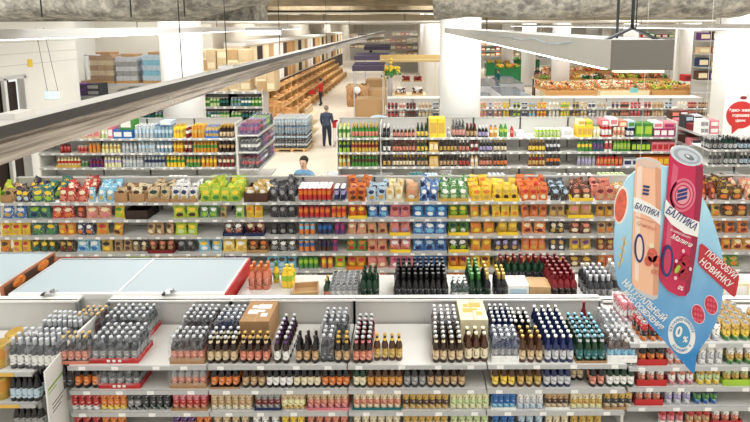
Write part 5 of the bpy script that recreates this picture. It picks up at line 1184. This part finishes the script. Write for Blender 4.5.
for a in (-.14, .14):
    for b in (-.2, .2): link('wheel', MB().tube((a - .012, b, .04), (a + .012, b, .04), .04, M('black', .6), 12).mesh('wheel'), e)
rx_, rd0 = floor_d(321, 105.5)
person('person', (rx_, rd0, 0), 1.2, 1.78, (206, 36, 30), (40, 38, 40), (48, 36, 30), (206, 160, 136), 'person in red top and dark trousers by the bread stands', [((.0, .08, -.24), (.0, .22, .02)), ((0, .0, -.28), (0, .05, -.24))], .1)
e = link('shopping_basket', None, None, (rx_ - .55, rd0 + .1, .75), label='red shopping basket held by the person in red top', category='basket')
link('basket', MB().box(-.2, .2, -.14, .14, 0, .02, rd_).box(-.22, .22, -.15, -.135, 0, .2, rd_).box(-.22, .22, .135, .15, 0, .2, rd_).box(-.22, -.205, -.15, .15, 0, .2, rd_).box(.205, .22, -.15, .15, 0, .2, rd_).mesh('basket'), e)
link('handle', MB().tube((-.2, 0, .2), (-.12, 0, .34), .01, rd_).tube((-.12, 0, .34), (.12, 0, .34), .01, rd_).tube((.12, 0, .34), (.2, 0, .2), .01, rd_).mesh('handle'), e)
kx, kz = survey(303.5, 155, 11.3)
person('person', (kx, 11.3, 0), 2.9, kz, (96, 150, 190), (50, 56, 76), (44, 34, 28), (214, 168, 144), 'short dark haired person in light blue top behind the snack rack', [((.0, .05, -.26), (0, .15, -.18)), ((0, .05, -.26), (0, .15, -.18))], .04)
for i, (px, py, tc, lc) in enumerate(((366, 58, 'white', 'charcoal'), (371, 60, 'black', 'navy'), (498, 92, 'teal', 'charcoal'), (537, 88, 'charcoal', 'black'), (532, 80, 'red', 'navy'))):
    a, b = floor_d(px, py)
    person('person', (a, b, 0), 1.0 * i, 1.74, COL[tc], COL[lc], (60, 46, 38), (206, 160, 136), 'distant person in %s top, %s' % (tc, ['far up the aisle', 'far up the aisle beside another', 'by the freezer islands', 'near the produce crates', 'behind the produce crates'][i]), [((.0, .05, -.26), (0, .15, -.18)), ((0, .05, -.26), (0, .15, -.18))], .1)

# ------------------------------------------------------------------ right side of the aisle, behind the drinks rack
bxx, bdd = floor_d(378, 138)
bdd = 15.2; bxx = xat(378, bdd, 1.8)
e = link('display_stand', None, None, (bxx, bdd, 0), label='light blue arched display stand with dark base', category='display stand')
mb = MB(); pts_ = [(-.42, 0), (.42, 0), (.42, 1.9)] + [(.42 * math.cos(PI * k_ / 12), 1.9 + .28 * math.sin(PI * k_ / 12)) for k_ in range(1, 12)] + [(-.42, 1.9)]
mb.hexa([(x, .3, z) for x, z in pts_], [(x, .0, z) for x, z in pts_], M('paleblue', .5)); link('back_board', mb.mesh('board'), e)
link('base_box', MB().box(-.42, .42, -.4, 0, 0, 1.25, M('cyan', .5)).mesh('base'), e)
link('price_card', MB().box(-.2, .2, -.42, -.4, 1.0, 1.2, M('red', .5)).mesh('card'), e)
stack(xat(357, 15.6, 1.6), 15.6, 0, 1, 5, .46, .45, .36, [('brown', 'darkbrown'), ('darkbrown', 'tan')], 'brown case pile left of blue arched stand')
a, b = floor_d(357, 106)
for j in range(4):
    e = link('wicker_basket', None, None, (a - .35 + (j % 2) * .75, b + (j // 2) * .8, 0), label='tall woven basket stand beside the wide aisle, %s' % ['front left', 'front right', 'back left', 'back right'][j], category='basket', group='woven basket stands')
    link('basket', MB().lathe([(.28, 0), (.32, .5), (.3, .9), (.36, 1.3), (.3, 1.3), (.28, 1.15)], M((176, 132, 86), .8, noise_amt=.3, noise_scale=18), 14).mesh('basket'), e)
    hp = MB(); rr2 = random.Random(j)
    for q in range(14): hp.ball((rr2.uniform(-.2, .2), rr2.uniform(-.2, .2), 1.2 + rr2.uniform(0, .1)), .08, M(('gold', 'tan', 'brown')[q % 3], .7), 8, 5)
    o = link('bread_rolls', hp.mesh('rolls'), e); o['kind'] = 'stuff'
x_, z_ = survey(357, 90, b - .5)
e = link('globe_lamp', MB().ball((0, 0, 0), .22, M('white', .4), 16, 10).mesh('globe'), None, (x_, b - .5, z_), label='white round globe lamp above the woven baskets', category='lamp'); link('pole', MB().tube((0, 0, -.2), (0, 0, -z_), .02, M('silver', .4)).mesh('pole'), e)
for j, (p0, p1, py, D) in enumerate(((352, 384, 76, 26), (354, 388, 66, 30), (364, 390, 57, 36))):
    x0, zt_ = survey(p0, py - 12, D); x1, _ = survey(p1, py - 12, D)
    e = link('canopy_counter', None, None, (x0, D, 0), label='counter with dark purple canopy across the aisle, %s' % ['nearest of three', 'middle of three', 'farthest of three'][j], category='counter', group='purple canopy counters')
    for q in range(3): link('canopy_slat', MB().box(0, x1 - x0, q * .6, q * .6 + .5, zt_ - .22 * 1 - .08 * (2 - q), zt_ - .05 * (2 - q), M((74, 64, 92), .6)).mesh('canopy'), e)
    for q in (0.05, x1 - x0 - .1): link('post', MB().box(q, q + .06, .1, .16, 0, zt_ - .3, M('silver', .5)).mesh('post'), e)
    link('counter_body', MB().box(.1, x1 - x0 - .1, .3, 1.6, 0, 1.0, M('tan', .6)).mesh('body'), e)
x0, z0 = survey(380, 62, 27.5); x1, z1 = survey(440, 55, 27.5)
e = link('wooden_header', None, None, (x0, 27.5, 0), label='long golden wooden header board left of the middle pillar', category='sign')
link('board', MB().box(0, x1 - x0, 0, .2, z0, z1, M((222, 188, 110), .6)).mesh('board'), e); link('light_rail', MB().box(0, x1 - x0, -.02, 0, z0 + .1, z0 + .16, M('cream', .4)).mesh('rail'), e)
for q in (.2, x1 - x0 - .3): link('post', MB().box(q, q + .08, .05, .13, 0, z0, M('cream', .5)).mesh('post'), e)
x_, z_ = survey(390, 68, 27)
e = link('flower_pot', None, None, (x_, 27, z_ - .5), label='yellow flower bouquet with green leaves on a stand', category='plant')
mb = MB(); mb2 = MB(); rr2 = random.Random(4)
for q in range(60):
    c = (rr2.gauss(0, .22), rr2.gauss(0, .2), .5 + rr2.gauss(0, .14)); (mb if q % 2 else mb2).ball(c, .09, M('yellow' if q % 2 else 'green', .6), 6, 4)
link('blossoms', mb.mesh('blossoms'), e); link('leaves', mb2.mesh('leaves'), e, (0, 0, -.3)); link('stand', MB().lathe([(.15, -(z_ - .5)), (.12, 0), (.2, .2)], M('silver', .5), 12).mesh('stand'), e)

def heap(c1, c2, seed):
    def mk():
        r = random.Random(seed); mb = MB()
        for q in range(34): mb.ball((r.uniform(-.25, .25), r.uniform(-.17, .17), .08 + r.uniform(0, .24)), .062, M((c1, c2)[q % 2], .55), 6, 4)
        return mb.mesh('heap')
    return cached(('heap', c1, c2, seed), mk)
def crate_pr(c):
    return cached(('crate', c), lambda: MB().box(-.3, .3, -.22, .22, 0, .02, M(c, .6)).box(-.3, .3, -.22, -.2, .02, .09, M(c, .6)).box(-.3, .3, .2, .22, .02, .09, M(c, .6)).box(-.3, -.28, -.2, .2, .02, .09, M(c, .6)).box(.28, .3, -.2, .2, .02, .09, M(c, .6)).mesh('crate'))
FR = [('orange', 'amber'), ('red', 'darkred'), ('lime', 'green'), ('yellow', 'gold'), ('green', 'darkgreen'), ('tan', 'beige'), ('salmon', 'orange'), ('cream', 'white'), ('brown', 'tan'), ('purple', 'magenta')]
cnt = [0]
def table(px0, px1, D, ztop, body, rows, desc, crate='wood', pal=None, steps=.0, grp='produce tables'):
    x0 = xat(px0, D, ztop); x1 = xat(px1, D, ztop); wd = x1 - x0
    e = link('produce_table', None, None, (x0, D, 0), label=desc, category='display table', group=grp)
    link('top', MB().box(0, wd, 0, rows * .55, ztop - .05, ztop, M(body, .6)).mesh('top'), e)
    link('front_panel', MB().box(0.02, wd - .02, .02, .05, .1, ztop - .05, M(body, .6)).mesh('front'), e)
    for q in (.05, wd - .13):
        for r in (.08, rows * .55 - .14): link('leg', MB().box(q, q + .08, r, r + .08, 0, ztop - .05, M('brown', .6)).mesh('leg'), e)
    n = int(wd / .66)
    for r in range(rows):
        for i in range(n):
            c = FR[(cnt[0] * 7 + i // 2 + r * 3) % 10] if not pal else pal[(i // 2 + r) % len(pal)]
            o = link('produce_crate', crate_pr(crate), None, (x0 + wd * (i + .5) / n, D + .28 + r * .54, ztop), label=lab('crate of %s produce, %s' % (W(c[0]), 'table %s' % desc.split(',')[-1].strip()), i, n, r, rows)[:400], category='crate', group='produce crates')
            h_ = link('produce_heap', heap(c[0], c[1], (i + r) % 3), o); h_['kind'] = 'stuff'
    cnt[0] += 1
table(396, 439, 21.5, 1.15, 'wood', 2, 'wooden counter with golden goods, beside middle pillar', pal=[('gold', 'cream'), ('cream', 'white'), ('amber', 'gold')])
table(392, 426, 26, 1.3, 'cream', 2, 'cream counter, under the wooden header', pal=[('brown', 'white'), ('white', 'cream')])
table(400, 436, 33, 1.2, 'white', 2, 'white counter, far behind wooden header', pal=[('red', 'darkred'), ('tan', 'white')])
table(545, 598, 27.8, 1.2, 'wood', 5, 'wooden produce table, with orange heaps', pal=[('orange', 'tan'), ('amber', 'beige'), ('salmon', 'cream'), ('brown', 'gold')])
table(600, 650, 27.8, 1.25, 'cream', 5, 'cream produce table, centre right', pal=[('tan', 'cream'), ('salmon', 'beige'), ('green', 'tan'), ('red', 'orange'), ('cream', 'white')])
table(652, 700, 27.8, 1.2, 'wood', 5, 'wooden produce table, left of poster pillar', pal=[('gold', 'lime'), ('amber', 'tan'), ('orange', 'beige'), ('brown', 'green')])
table(540, 615, 32.4, 1.3, 'cream', 4, 'long cream produce table, second line')
table(617, 672, 32.4, 1.35, 'wood', 4, 'long wooden produce table, second line right', pal=[('lime', 'gold'), ('orange', 'brown'), ('tan', 'green'), ('red', 'salmon')])
table(548, 640, 36.6, 1.45, 'wood', 4, 'brown produce table, third line', pal=[('tan', 'brown'), ('cream', 'salmon'), ('red', 'orange'), ('green', 'lime'), ('purple', 'tan')])
table(498, 522, 41.5, 1.3, (30, 130, 70), 3, 'green panelled produce stand, nearer one', pal=[('orange', 'yellow'), ('lime', 'green'), ('red', 'orange')], crate='green')
table(486, 512, 47, 1.3, (30, 130, 70), 2, 'green panelled produce stand, left one', pal=[('gold', 'yellow'), ('tan', 'orange')], crate='green')
table(514, 540, 51, 1.3, (30, 130, 70), 2, 'green panelled produce stand, farthest one', pal=[('green', 'lime'), ('white', 'cream')], crate='green')
# freezer islands
for i, (px, D, a) in enumerate(((484, 25, .0), (488, 33, -.1), (520, 27.5, .0), (512, 34.5, .0))):
    x0 = xat(px, D, .9)
    e = link('freezer_island', None, None, (x0, D, 0), (0, 0, a), label='grey glass topped freezer island, %s' % ['nearest right of middle pillar', 'second right of middle pillar', 'nearer of the farther pair', 'farthest of the farther pair'][i], category='freezer', group='freezer islands')
    link('body', MB().box(-.9, .9, 0, 5, .05, .85, M('silver', .4)).mesh('body'), e); link('bumper', MB().box(-.93, .93, -.03, 5.03, .3, .4, M('grey', .5)).mesh('bumper'), e)
    for q in range(4): link('glass_lid', MB().box(-.85, .85, .08 + q * 1.23, 1.22 + q * 1.23, .85, .9, M((120, 132, 146), .15)).mesh('lid'), e)
# tall colourful wall shelving far right, white partition, tall rack
w = MB(); x0, _ = survey(640, 60, 46); x1, _ = survey(676, 60, 46); w.box(x0, x1, 46, 46.3, 0, 4.9, WW); struct('wall_partition', w)
w = MB(); x0, _ = survey(676, 60, 40); x1, _ = survey(699, 60, 40); w.box(x0, x1, 40, 40.3, 0, 5.2, WW); struct('wall_partition_right', w)
def far_rack(px0, px1, D, tiers, desc, cols_, hh=.42):
    x0 = xat(px0, D, 2); x1 = xat(px1, D, 2); wd = x1 - x0
    rack_unit(x0, x1, D, .6, tiers, tiers[0] + .5, desc, 'distant shelving', tags=0, lip=.08)
    n = max(2, int(wd / .55)); sp = wd / n
    for t, z in enumerate(tiers[:-1] if len(tiers) > 3 else tiers):
        base = unique_base('small carton', desc.split(',')[0].replace('distant ', '') + ' ' + NTH[t] + ' shelf')
        for i in range(n):
            c = cols_[(i * 3 + t * 5 + i // 3) % len(cols_)]
            put('distant_carton', carton(c, 'white' if i % 2 else 'cream', round(sp * .9, 1), .4, hh * random.choice((.7, .85, 1))), (x0 + sp * (i + .5), D + .25, z), label=lab(base.replace('small', W(c)), i, n), cat='box', group='cartons on distant shelving')
C1 = ['red', 'tan', 'cream', 'green', 'paleblue', 'orange', 'brown', 'pink', 'gold', 'white']
far_rack(481, 520, 56, [3.3, 2.7, 2.1, 1.5, .9], 'distant tall shelving, left of green stands', C1)
far_rack(522, 600, 58, [3.4, 2.8, 2.2, 1.6, 1.0], 'distant wide shelving, behind green stands', ['brown', 'tan', 'green', 'cream', 'gold', 'red'])
far_rack(565, 640, 52, [3.2, 2.6, 2.0, 1.4, .8], 'distant central shelving, behind produce tables', ['red', 'white', 'green', 'gold', 'black', 'cream'])
far_rack(600, 640, 44, [2.6, 2.0, 1.4], 'distant low shelving, behind long produce tables', ['green', 'cream', 'tan', 'red'])
far_rack(697, 722, 27, [4.2, 3.45, 2.7, 1.95, 1.2], 'distant stock shelving, beside poster pillar', ['purple', 'tan', 'cardboard', 'brown', 'navy', 'beige'], .5)
far_rack(641, 674, 44, [3.9, 3.3, 2.7, 2.1, 1.5], 'distant bright shelving, before white partition', C1)
far_rack(548, 600, 46, [3.6, 3.0, 2.4, 1.8], 'distant packed shelving, right of the green stands', ['tan', 'red', 'cream', 'brown', 'lime', 'paleblue'])
far_rack(385, 440, 52, [3.2, 2.5, 1.8, 1.1], 'distant pale shelving, left of middle pillar', ['cream', 'white', 'tan', 'pink'])
far_rack(350, 384, 70, [3.4, 2.6, 1.8, 1.1], 'distant end shelving, at the aisle end', ['cream', 'tan', 'brown', 'white'])
far_rack(392, 440, 61, [3.8, 3.0, 2.2, 1.4], 'distant upper shelving, behind pale shelving', ['tan', 'white', 'red', 'cream'])
for i, (px, D) in enumerate(((688, 29.5), (697, 29.5))):
    x_ = xat(px, D, 1.6); put('red_tub', carton('red', 'darkred', .8, .5, .4), (x_, D, 1.62), label='bright red tub above produce, %s one' % ['left', 'right'][i], cat='tub', group='red tubs')
    link('tub_stand', MB().box(-.4, .4, -.25, .25, 0, 1.62, M('white', .5)).mesh('stand'), None, (x_, D, 0), label='white pedestal under the %s red tub' % ['left', 'right'][i], category='stand', group='tub pedestals')
x0, z0 = survey(598, 62, 31); x1, z1 = survey(624, 69, 34)
e = link('green_sign', MB().hexa([(x0, 31, z0 - .2), (x1, 34, z1 - .2), (x1, 34.05, z1 - .2), (x0, 31.05, z0 - .2)], [(x0, 31, z0 + .2), (x1, 34, z1 + .2), (x1, 34.05, z1 + .2), (x0, 31.05, z0 + .2)], M('darkgreen', .5)).mesh('sign'), label='dark green hanging sign strip over the produce hall', category='sign')
x0, z0 = survey(634, 91, 20.5)
e = link('teal_sign', MB().box(-.17, .17, -.02, .02, -.1, .1, M((120, 205, 205), .5)).mesh('sign'), None, (x0, 20.5, z0), label='small teal sign standing on the white cabinet top', category='sign'); link('post', MB().box(-.015, .015, -.01, .01, zJr - z0 - 0.01, -.1, M('silver')).mesh('post'), e)

# ================================================================== HANGING PROMOTION SIGN
DH = 2.55
SG = link('hanging_sign', None, None, (0, 0, 0), label='large blue hanging drink advertisement with two big cans', category='sign')
def hp(px, py): return survey(px, py, DH)
def poly(name, pxs, mat, lay, parent=SG, th=.004):
    y = DH - lay * .0012; mb = MB(); pts = [survey(p[0], p[1], y) for p in pxs]
    ar = sum(pts[i][0] * pts[(i + 1) % len(pts)][1] - pts[(i + 1) % len(pts)][0] * pts[i][1] for i in range(len(pts)))
    if ar < 0: pts = pts[::-1]
    mb.hexa([(x, y + th, z) for x, z in pts][::1], [(x, y, z) for x, z in pts], mat)
    return link(name, mb.mesh(name), parent)
def smooth(pts, closed=True, n=6):
    out = []; N = len(pts)
    for i in range(N):
        p0, p1, p2, p3 = (Vector(pts[(i + k_ - 1) % N]) for k_ in range(4))
        for s_ in range(n):
            t = s_ / n
            out.append(tuple(.5 * ((2 * p1) + (-p0 + p2) * t + (2 * p0 - 5 * p1 + 4 * p2 - p3) * t * t + (-p0 + 3 * p1 - 3 * p2 + p3) * t ** 3)))
    return out
def ell(cx, cy, rx, ry, rot=0, n=32, a0=0, a1=360):
    c, s_ = math.cos(math.radians(rot)), math.sin(math.radians(rot)); o = []
    for i in range(n + (0 if a1 - a0 == 360 else 1)):
        a = math.radians(a0 + (a1 - a0) * i / n); x = rx * math.cos(a); y = ry * math.sin(a); o.append((cx + x * c - y * s_, cy + x * s_ + y * c))
    return o
# printed blue: a real two-tone print on the board (lighter splash in the upper left)
def Mboard():
    m, N, L, b = newmat('blue_print'); tc = N.new('ShaderNodeTexCoord'); nz = N.new('ShaderNodeTexNoise'); nz.inputs['Scale'].default_value = 3.0; nz.inputs['Detail'].default_value = 4
    L.new(tc.outputs['Generated'], nz.inputs['Vector']); sp = N.new('ShaderNodeSeparateXYZ'); L.new(tc.outputs['Generated'], sp.inputs[0])
    ad = N.new('ShaderNodeMath'); ad.operation = 'MULTIPLY_ADD'; ad.inputs[1].default_value = .5; L.new(nz.outputs['Fac'], ad.inputs[0])
    s2 = N.new('ShaderNodeMath'); s2.operation = 'SUBTRACT'; L.new(sp.outputs[2], s2.inputs[0]); s2.inputs[1].default_value = .2; L.new(s2.outputs[0], ad.inputs[2])
    r = N.new('ShaderNodeValToRGB'); r.color_ramp.elements[0].color = lin((20, 132, 208)); r.color_ramp.elements[1].color = lin((168, 222, 242)); r.color_ramp.elements[0].position = .15; r.color_ramp.elements[1].position = .85
    L.new(ad.outputs[0], r.inputs[0]); L.new(r.outputs[0], b.inputs['Base Color']); b.inputs['Roughness'].default_value = .45
    return m
outline = [(628, 178), (621, 192), (616, 215), (613.5, 245), (615, 272), (618, 287), (650, 325), (684, 365), (693, 375), (697, 352), (708, 336), (718, 316), (723, 290), (723, 262), (716, 232), (706, 205), (694, 185), (662, 168), (645, 168)]
poly('board', [(628, 178), (624, 185), (620, 196), (617, 210), (614.5, 228), (613.5, 245), (613.8, 260), (615.5, 275), (618, 287), (650, 326.5), (686, 368), (692, 374.5), (694, 373), (696, 356), (699, 350), (708, 338), (715, 324), (720, 309), (723, 290), (723.5, 270), (721, 250), (716, 232), (710, 214), (703, 199), (694, 185), (680, 172), (660, 165), (640, 168)], Mboard(), 0, th=.008)
NV = M((28, 46, 120), .4); WT = M('white', .4)
poly('grapefruit_slice', ell(621, 206, 7, 19, 8), M((232, 226, 214), .5), 1); poly('grapefruit_flesh', ell(620.5, 206, 5.6, 16.5, 8), M((232, 92, 66), .5, noise_amt=.15, noise_scale=40), 2)
for k_ in range(7): poly('malt_ear', ell(624 - k_ * .8 + (1.4 if k_ % 2 else -1.0), 240 + k_ * 4.2, 1.3, 2.6, 20 if k_ % 2 else -20, 10), M((224, 190, 120), .5), 1)
poly('malt_stalk', [(625, 236), (625.6, 236), (618.6, 270), (618, 270)], M((200, 166, 96), .5), 1)
# left can
LC = link('peach_can', None, SG)
PE = M((246, 186, 146), .35); PL = M((244, 214, 192), .35)
poly('can_body', [(635.5, 164)] + [(636 + 12.8 * (1 - math.cos(PI * k_ / 10)), 162 + 4.5 * k_ / 10 - 6 * math.sin(PI * k_ / 10)) for k_ in range(1, 10)] + [(661, 170), (660.5, 200), (659.5, 240), (658, 285), (657, 296)] + [(645 + 12 * math.cos(PI * k_ / 10), 291 + 3.5 * math.sin(PI * k_ / 10) + (5 * math.cos(PI * k_ / 10))) for k_ in range(1, 10)] + [(631.5, 284), (632, 240), (633.5, 200)], PE, 3, LC)
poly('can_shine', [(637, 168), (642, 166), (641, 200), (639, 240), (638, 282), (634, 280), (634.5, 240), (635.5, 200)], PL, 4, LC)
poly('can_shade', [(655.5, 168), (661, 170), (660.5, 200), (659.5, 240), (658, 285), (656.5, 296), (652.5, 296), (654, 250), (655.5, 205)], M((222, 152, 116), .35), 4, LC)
poly('can_rim', ell(648, 163.5, 12.8, 4.6, 12), M('silver', .3, .5), 4, LC); poly('can_top', ell(648.2, 164.2, 11.2, 3.5, 12), M((226, 190, 166), .4), 5, LC)
poly('bottom_rim', [(631.5, 284), (636, 289), (645, 294), (653, 297), (657.3, 296), (657, 299), (652, 301), (643, 297), (635, 291)], M('silver', .3, .6), 4, LC)
poly('white_band', [(633.6, 198), (640, 200), (650, 204.5), (660.4, 212), (660, 226), (650, 218), (640, 213.5), (633, 212)], WT, 5, LC)
def hang_text(body, px, py, size_px, ang, mat, lay, parent, bold=0.0, sx=1.0, shear=0.0, sp=1.0):
    y = DH - lay * .0012; x, z = survey(px, py, y); x2, _ = survey(px + 1, py, y); s_ = x2 - x
    return text(body, size_px * s_, mat, parent, (x, y - .0004, z), Euler((PI / 2, math.radians(ang), 0), 'XYZ'), bold=bold * s_, sx=sx, shear=shear, ext=.0003, spacing=sp)
hang_text('БАЛТИКА', 646.8, 211, 8.4, 22, NV, 6, LC, .12, .66)
for k_ in range(3): poly('stripe_mark', [(643.5 - k_ * .4, 186 + k_ * 3.6), (649.5 - k_ * .4, 187 + k_ * 3.6), (649 - k_ * .4, 189 + k_ * 3.6), (643 - k_ * .4, 188 + k_ * 3.6)], NV, 6, LC)
hang_text('безалкогольное', 645, 220.5, 3.2, 18, M('salmon', .4), 6, LC, 0, .8); hang_text('Грейпфрут', 646, 227, 4.8, 20, M((214, 130, 104), .4), 6, LC, .04, .85, .3)
poly('zero_ring', ell(639, 249, 5, 14.5, 0), NV, 6, LC); poly('zero_inside', ell(639, 249, 3.1, 11.6, 0), M((240, 206, 182), .4), 7, LC)
for (a, b, r_) in ((652, 256, 5.5), (656, 262, 4.5), (648, 262, 4)): poly('fruit_print', ell(a, b, r_ * .9, r_ * 1.3), M((206, 84, 64), .5, noise_amt=.2, noise_scale=60), 6, LC)
poly('blossom_print', ell(651, 247, 2.6, 3, 0, 8), M('cream', .5), 6, LC); hang_text('0%', 654, 273, 7, 20, M('salmon', .4), 6, LC, .1, .8)
# right can
RC_ = link('crimson_can', None, SG)
CR = M((214, 20, 76), .35)
poly('can_body', [(670, 155), (672, 150), (686, 152), (700, 160), (703, 168), (702.5, 190), (699.5, 220), (696, 250), (692, 275), (689, 292), (685, 297), (678, 297), (668, 292), (661, 284), (658.5, 276), (661, 255), (664.5, 220), (667.5, 185)], CR, 8, RC_)
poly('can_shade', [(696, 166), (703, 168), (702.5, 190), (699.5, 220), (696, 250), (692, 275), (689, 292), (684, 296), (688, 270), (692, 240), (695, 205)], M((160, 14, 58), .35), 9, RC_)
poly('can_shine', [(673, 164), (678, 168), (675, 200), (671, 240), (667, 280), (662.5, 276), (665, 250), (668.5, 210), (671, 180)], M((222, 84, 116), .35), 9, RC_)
poly('can_rim', ell(686.5, 156.5, 17, 9.2, 20), M((214, 220, 224), .25, .6), 9, RC_); poly('can_lid', ell(687, 157, 14, 7, 20), M((170, 178, 184), .3, .6), 10, RC_); poly('lid_ring', ell(687.5, 157, 10.5, 5, 20), M((206, 212, 216), .3, .6), 11, RC_); poly('pull_tab', ell(689, 158, 5.5, 2.4, 30), M((126, 132, 138), .3, .7), 12, RC_); poly('tab_hole', ell(687.5, 156.8, 2.4, 1.1, 30), M((220, 224, 226), .3, .5), 13, RC_)
for k_, (r_, c) in enumerate(((13.5, (222, 110, 130)), (11.6, (214, 20, 76)), (10.2, (226, 130, 146)), (8.4, (214, 20, 76)), (7.2, (230, 150, 160)))): poly('ring_print', ell(682.5, 196, r_ * .95, r_ * 1.25, 10), M(c, .4), 9 + k_, RC_)
for k_ in range(3): poly('stripe_mark', [(677.5 - k_ * .3, 191 + k_ * 4), (687.5 - k_ * .3, 188.5 + k_ * 4), (687 - k_ * .3, 191.3 + k_ * 4), (677 - k_ * .3, 194 + k_ * 4)], NV, 14, RC_)
poly('white_band', [(665.6, 200), (672, 208), (684, 217), (699, 223), (697.5, 238), (684, 234), (671, 225), (664, 215)], WT, 14, RC_)
hang_text('БАЛТИКА', 681.3, 219.8, 10.6, 32, NV, 15, RC_, .16, .72)
hang_text('безалкогольное', 680, 234.5, 3.6, 24, WT, 15, RC_, 0, .8); hang_text('Малина', 681, 241.5, 7, 26, WT, 15, RC_, .06, .9, .35)
poly('zero_ring', ell(667, 262, 5.8, 16, 4), NV, 15, RC_); poly('zero_inside', ell(667, 262, 3.6, 12.6, 4), M((214, 44, 84), .4), 16, RC_)
for (a, b, r_) in ((680, 268, 5), (686, 262, 4.6), (684, 276, 4.6)): poly('berry_print', ell(a, b, r_, r_ * 1.25), M((176, 20, 48), .5, noise_amt=.25, noise_scale=80), 15, RC_)
for (a, b) in ((676, 262), (690, 270), (675, 279), (683, 252)): poly('blossom_print', ell(a, b, 1.5, 1.9, 0, 8), M((244, 190, 204), .5), 15, RC_)
poly('leaf_print', ell(677, 270, 2, 4.5, 30), M('lime', .5), 16, RC_); hang_text('0%', 680, 289, 6, 22, WT, 15, RC_, .08, .8)
# lettering, badge, berries, label
hang_text('НАТУРАЛЬНЫЙ', 643.5, 301.5, 8.9, 43.5, WT, 2, SG, .2, .88); hang_text('ВКУС ОСВЕЖЕНИЯ', 642.5, 311.2, 7.4, 45, WT, 2, SG, .18, .84)
BD = link('badge', None, SG)
poly('badge_disc', ell(681, 336, 13.5, 26 * .72, -8), WT, 2, BD); poly('badge_centre', ell(681, 336, 8.6, 12.6, -8), M((60, 150, 200), .4), 3, BD)
hang_text('0', 678, 333, 15, 8, WT, 4, BD, .5, .85); hang_text('%', 684.5, 340.5, 8.5, 8, WT, 4, BD, .25, .85)
for i, ch in enumerate('БЕЗАЛКОГОЛЬНОЕ'):
    a = math.radians(198 + i * 11.5); hang_text(ch, 681 + 11.2 * math.cos(a), 336 + 15.7 * math.sin(a), 3.6, math.degrees(a) + 90, M((50, 130, 186), .4), 4, BD, .06)
for i, ch in enumerate('БАЛТИКА 0'):
    a = math.radians(138 - i * 12); hang_text(ch, 681 + 11.2 * math.cos(a), 336 + 15.7 * math.sin(a), 3.6, math.degrees(a) - 90, M((50, 130, 186), .4), 4, BD, .06)
for k_, (a, b) in enumerate(((697.5, 315), (710.5, 306))):
    RB = link('raspberry', None, SG)
    poly('berry_edge', ell(a, b, 6.6, 10, -15), M((232, 200, 208), .5), 2, RB); poly('berry', ell(a, b, 5.8, 9.2, -15), M((206, 32, 62), .5), 3, RB)
    for q in range(9): poly('drupelet', ell(a - 3 + (q % 3) * 3, b - 5.4 + (q // 3) * 5.2 + (q % 3) * .8, 1.3, 1.9, 0, 10), M((232, 76, 98), .35), 4, RB)
RL = link('red_label', None, SG)
def rrect(c0, c1, c2, c3, r=.16, n=5):
    P = [Vector(p) for p in (c0, c1, c2, c3)]; out = []
    for i in range(4):
        p, a, b = P[i], P[i - 1], P[(i + 1) % 4]; u = p + (a - p).normalized() * 5; v = p + (b - p).normalized() * 5
        for k_ in range(n + 1):
            t = k_ / n; out.append(tuple((1 - t) ** 2 * u + 2 * t * (1 - t) * p + t * t * v))
    return out
poly('label_panel', rrect((700, 243), (739.5, 276), (734.5, 300), (697.5, 265.5)), M((206, 30, 44), .4), 4, RL)
hang_text('ПОПРОБУЙ', 720.5, 265.5, 8.2, 40, WT, 5, RL, .1, .9); hang_text('НОВИНКУ', 715.2, 274, 9.2, 40, WT, 5, RL, .12, .9, 0, 1.1)
ob = link('hanging_cord', MB().tube((hp(640, 170)[0], DH + .006, hp(640, 170)[1]), (hp(640, 170)[0], DH + .006, 6.68), .0012, M('white', .4), 5).tube((hp(700, 200)[0], DH + .006, hp(700, 200)[1]), (hp(700, 200)[0], DH + .006, 6.68), .0012, M('white', .4), 5).mesh('cords'), SG)

bpy.data.scenes.remove(WS)

# ------------------------------------------------------------------ camera and view
cd = bpy.data.cameras.new('camera'); co = bpy.data.objects.new('camera', cd); COLL.objects.link(co)
cd.sensor_width = 36; cd.lens = F_ / 750 * 36; cd.shift_x = (375 - CX_) / 750; cd.shift_y = -(211 - CY_) / 750; cd.clip_start = .05; cd.clip_end = 300
co.matrix_world = Matrix.Translation((0, 0, CAMH)) @ Matrix.Rotation(PI / 2 - TH, 4, 'X') @ Matrix.Rotation(math.radians(-.17), 4, 'Z')
SC.camera = co
SC.view_settings.view_transform = 'Standard'; SC.view_settings.look = 'None'; SC.view_settings.gamma = 1; SC.view_settings.use_curve_mapping = False
SC.view_settings.exposure = 0.0
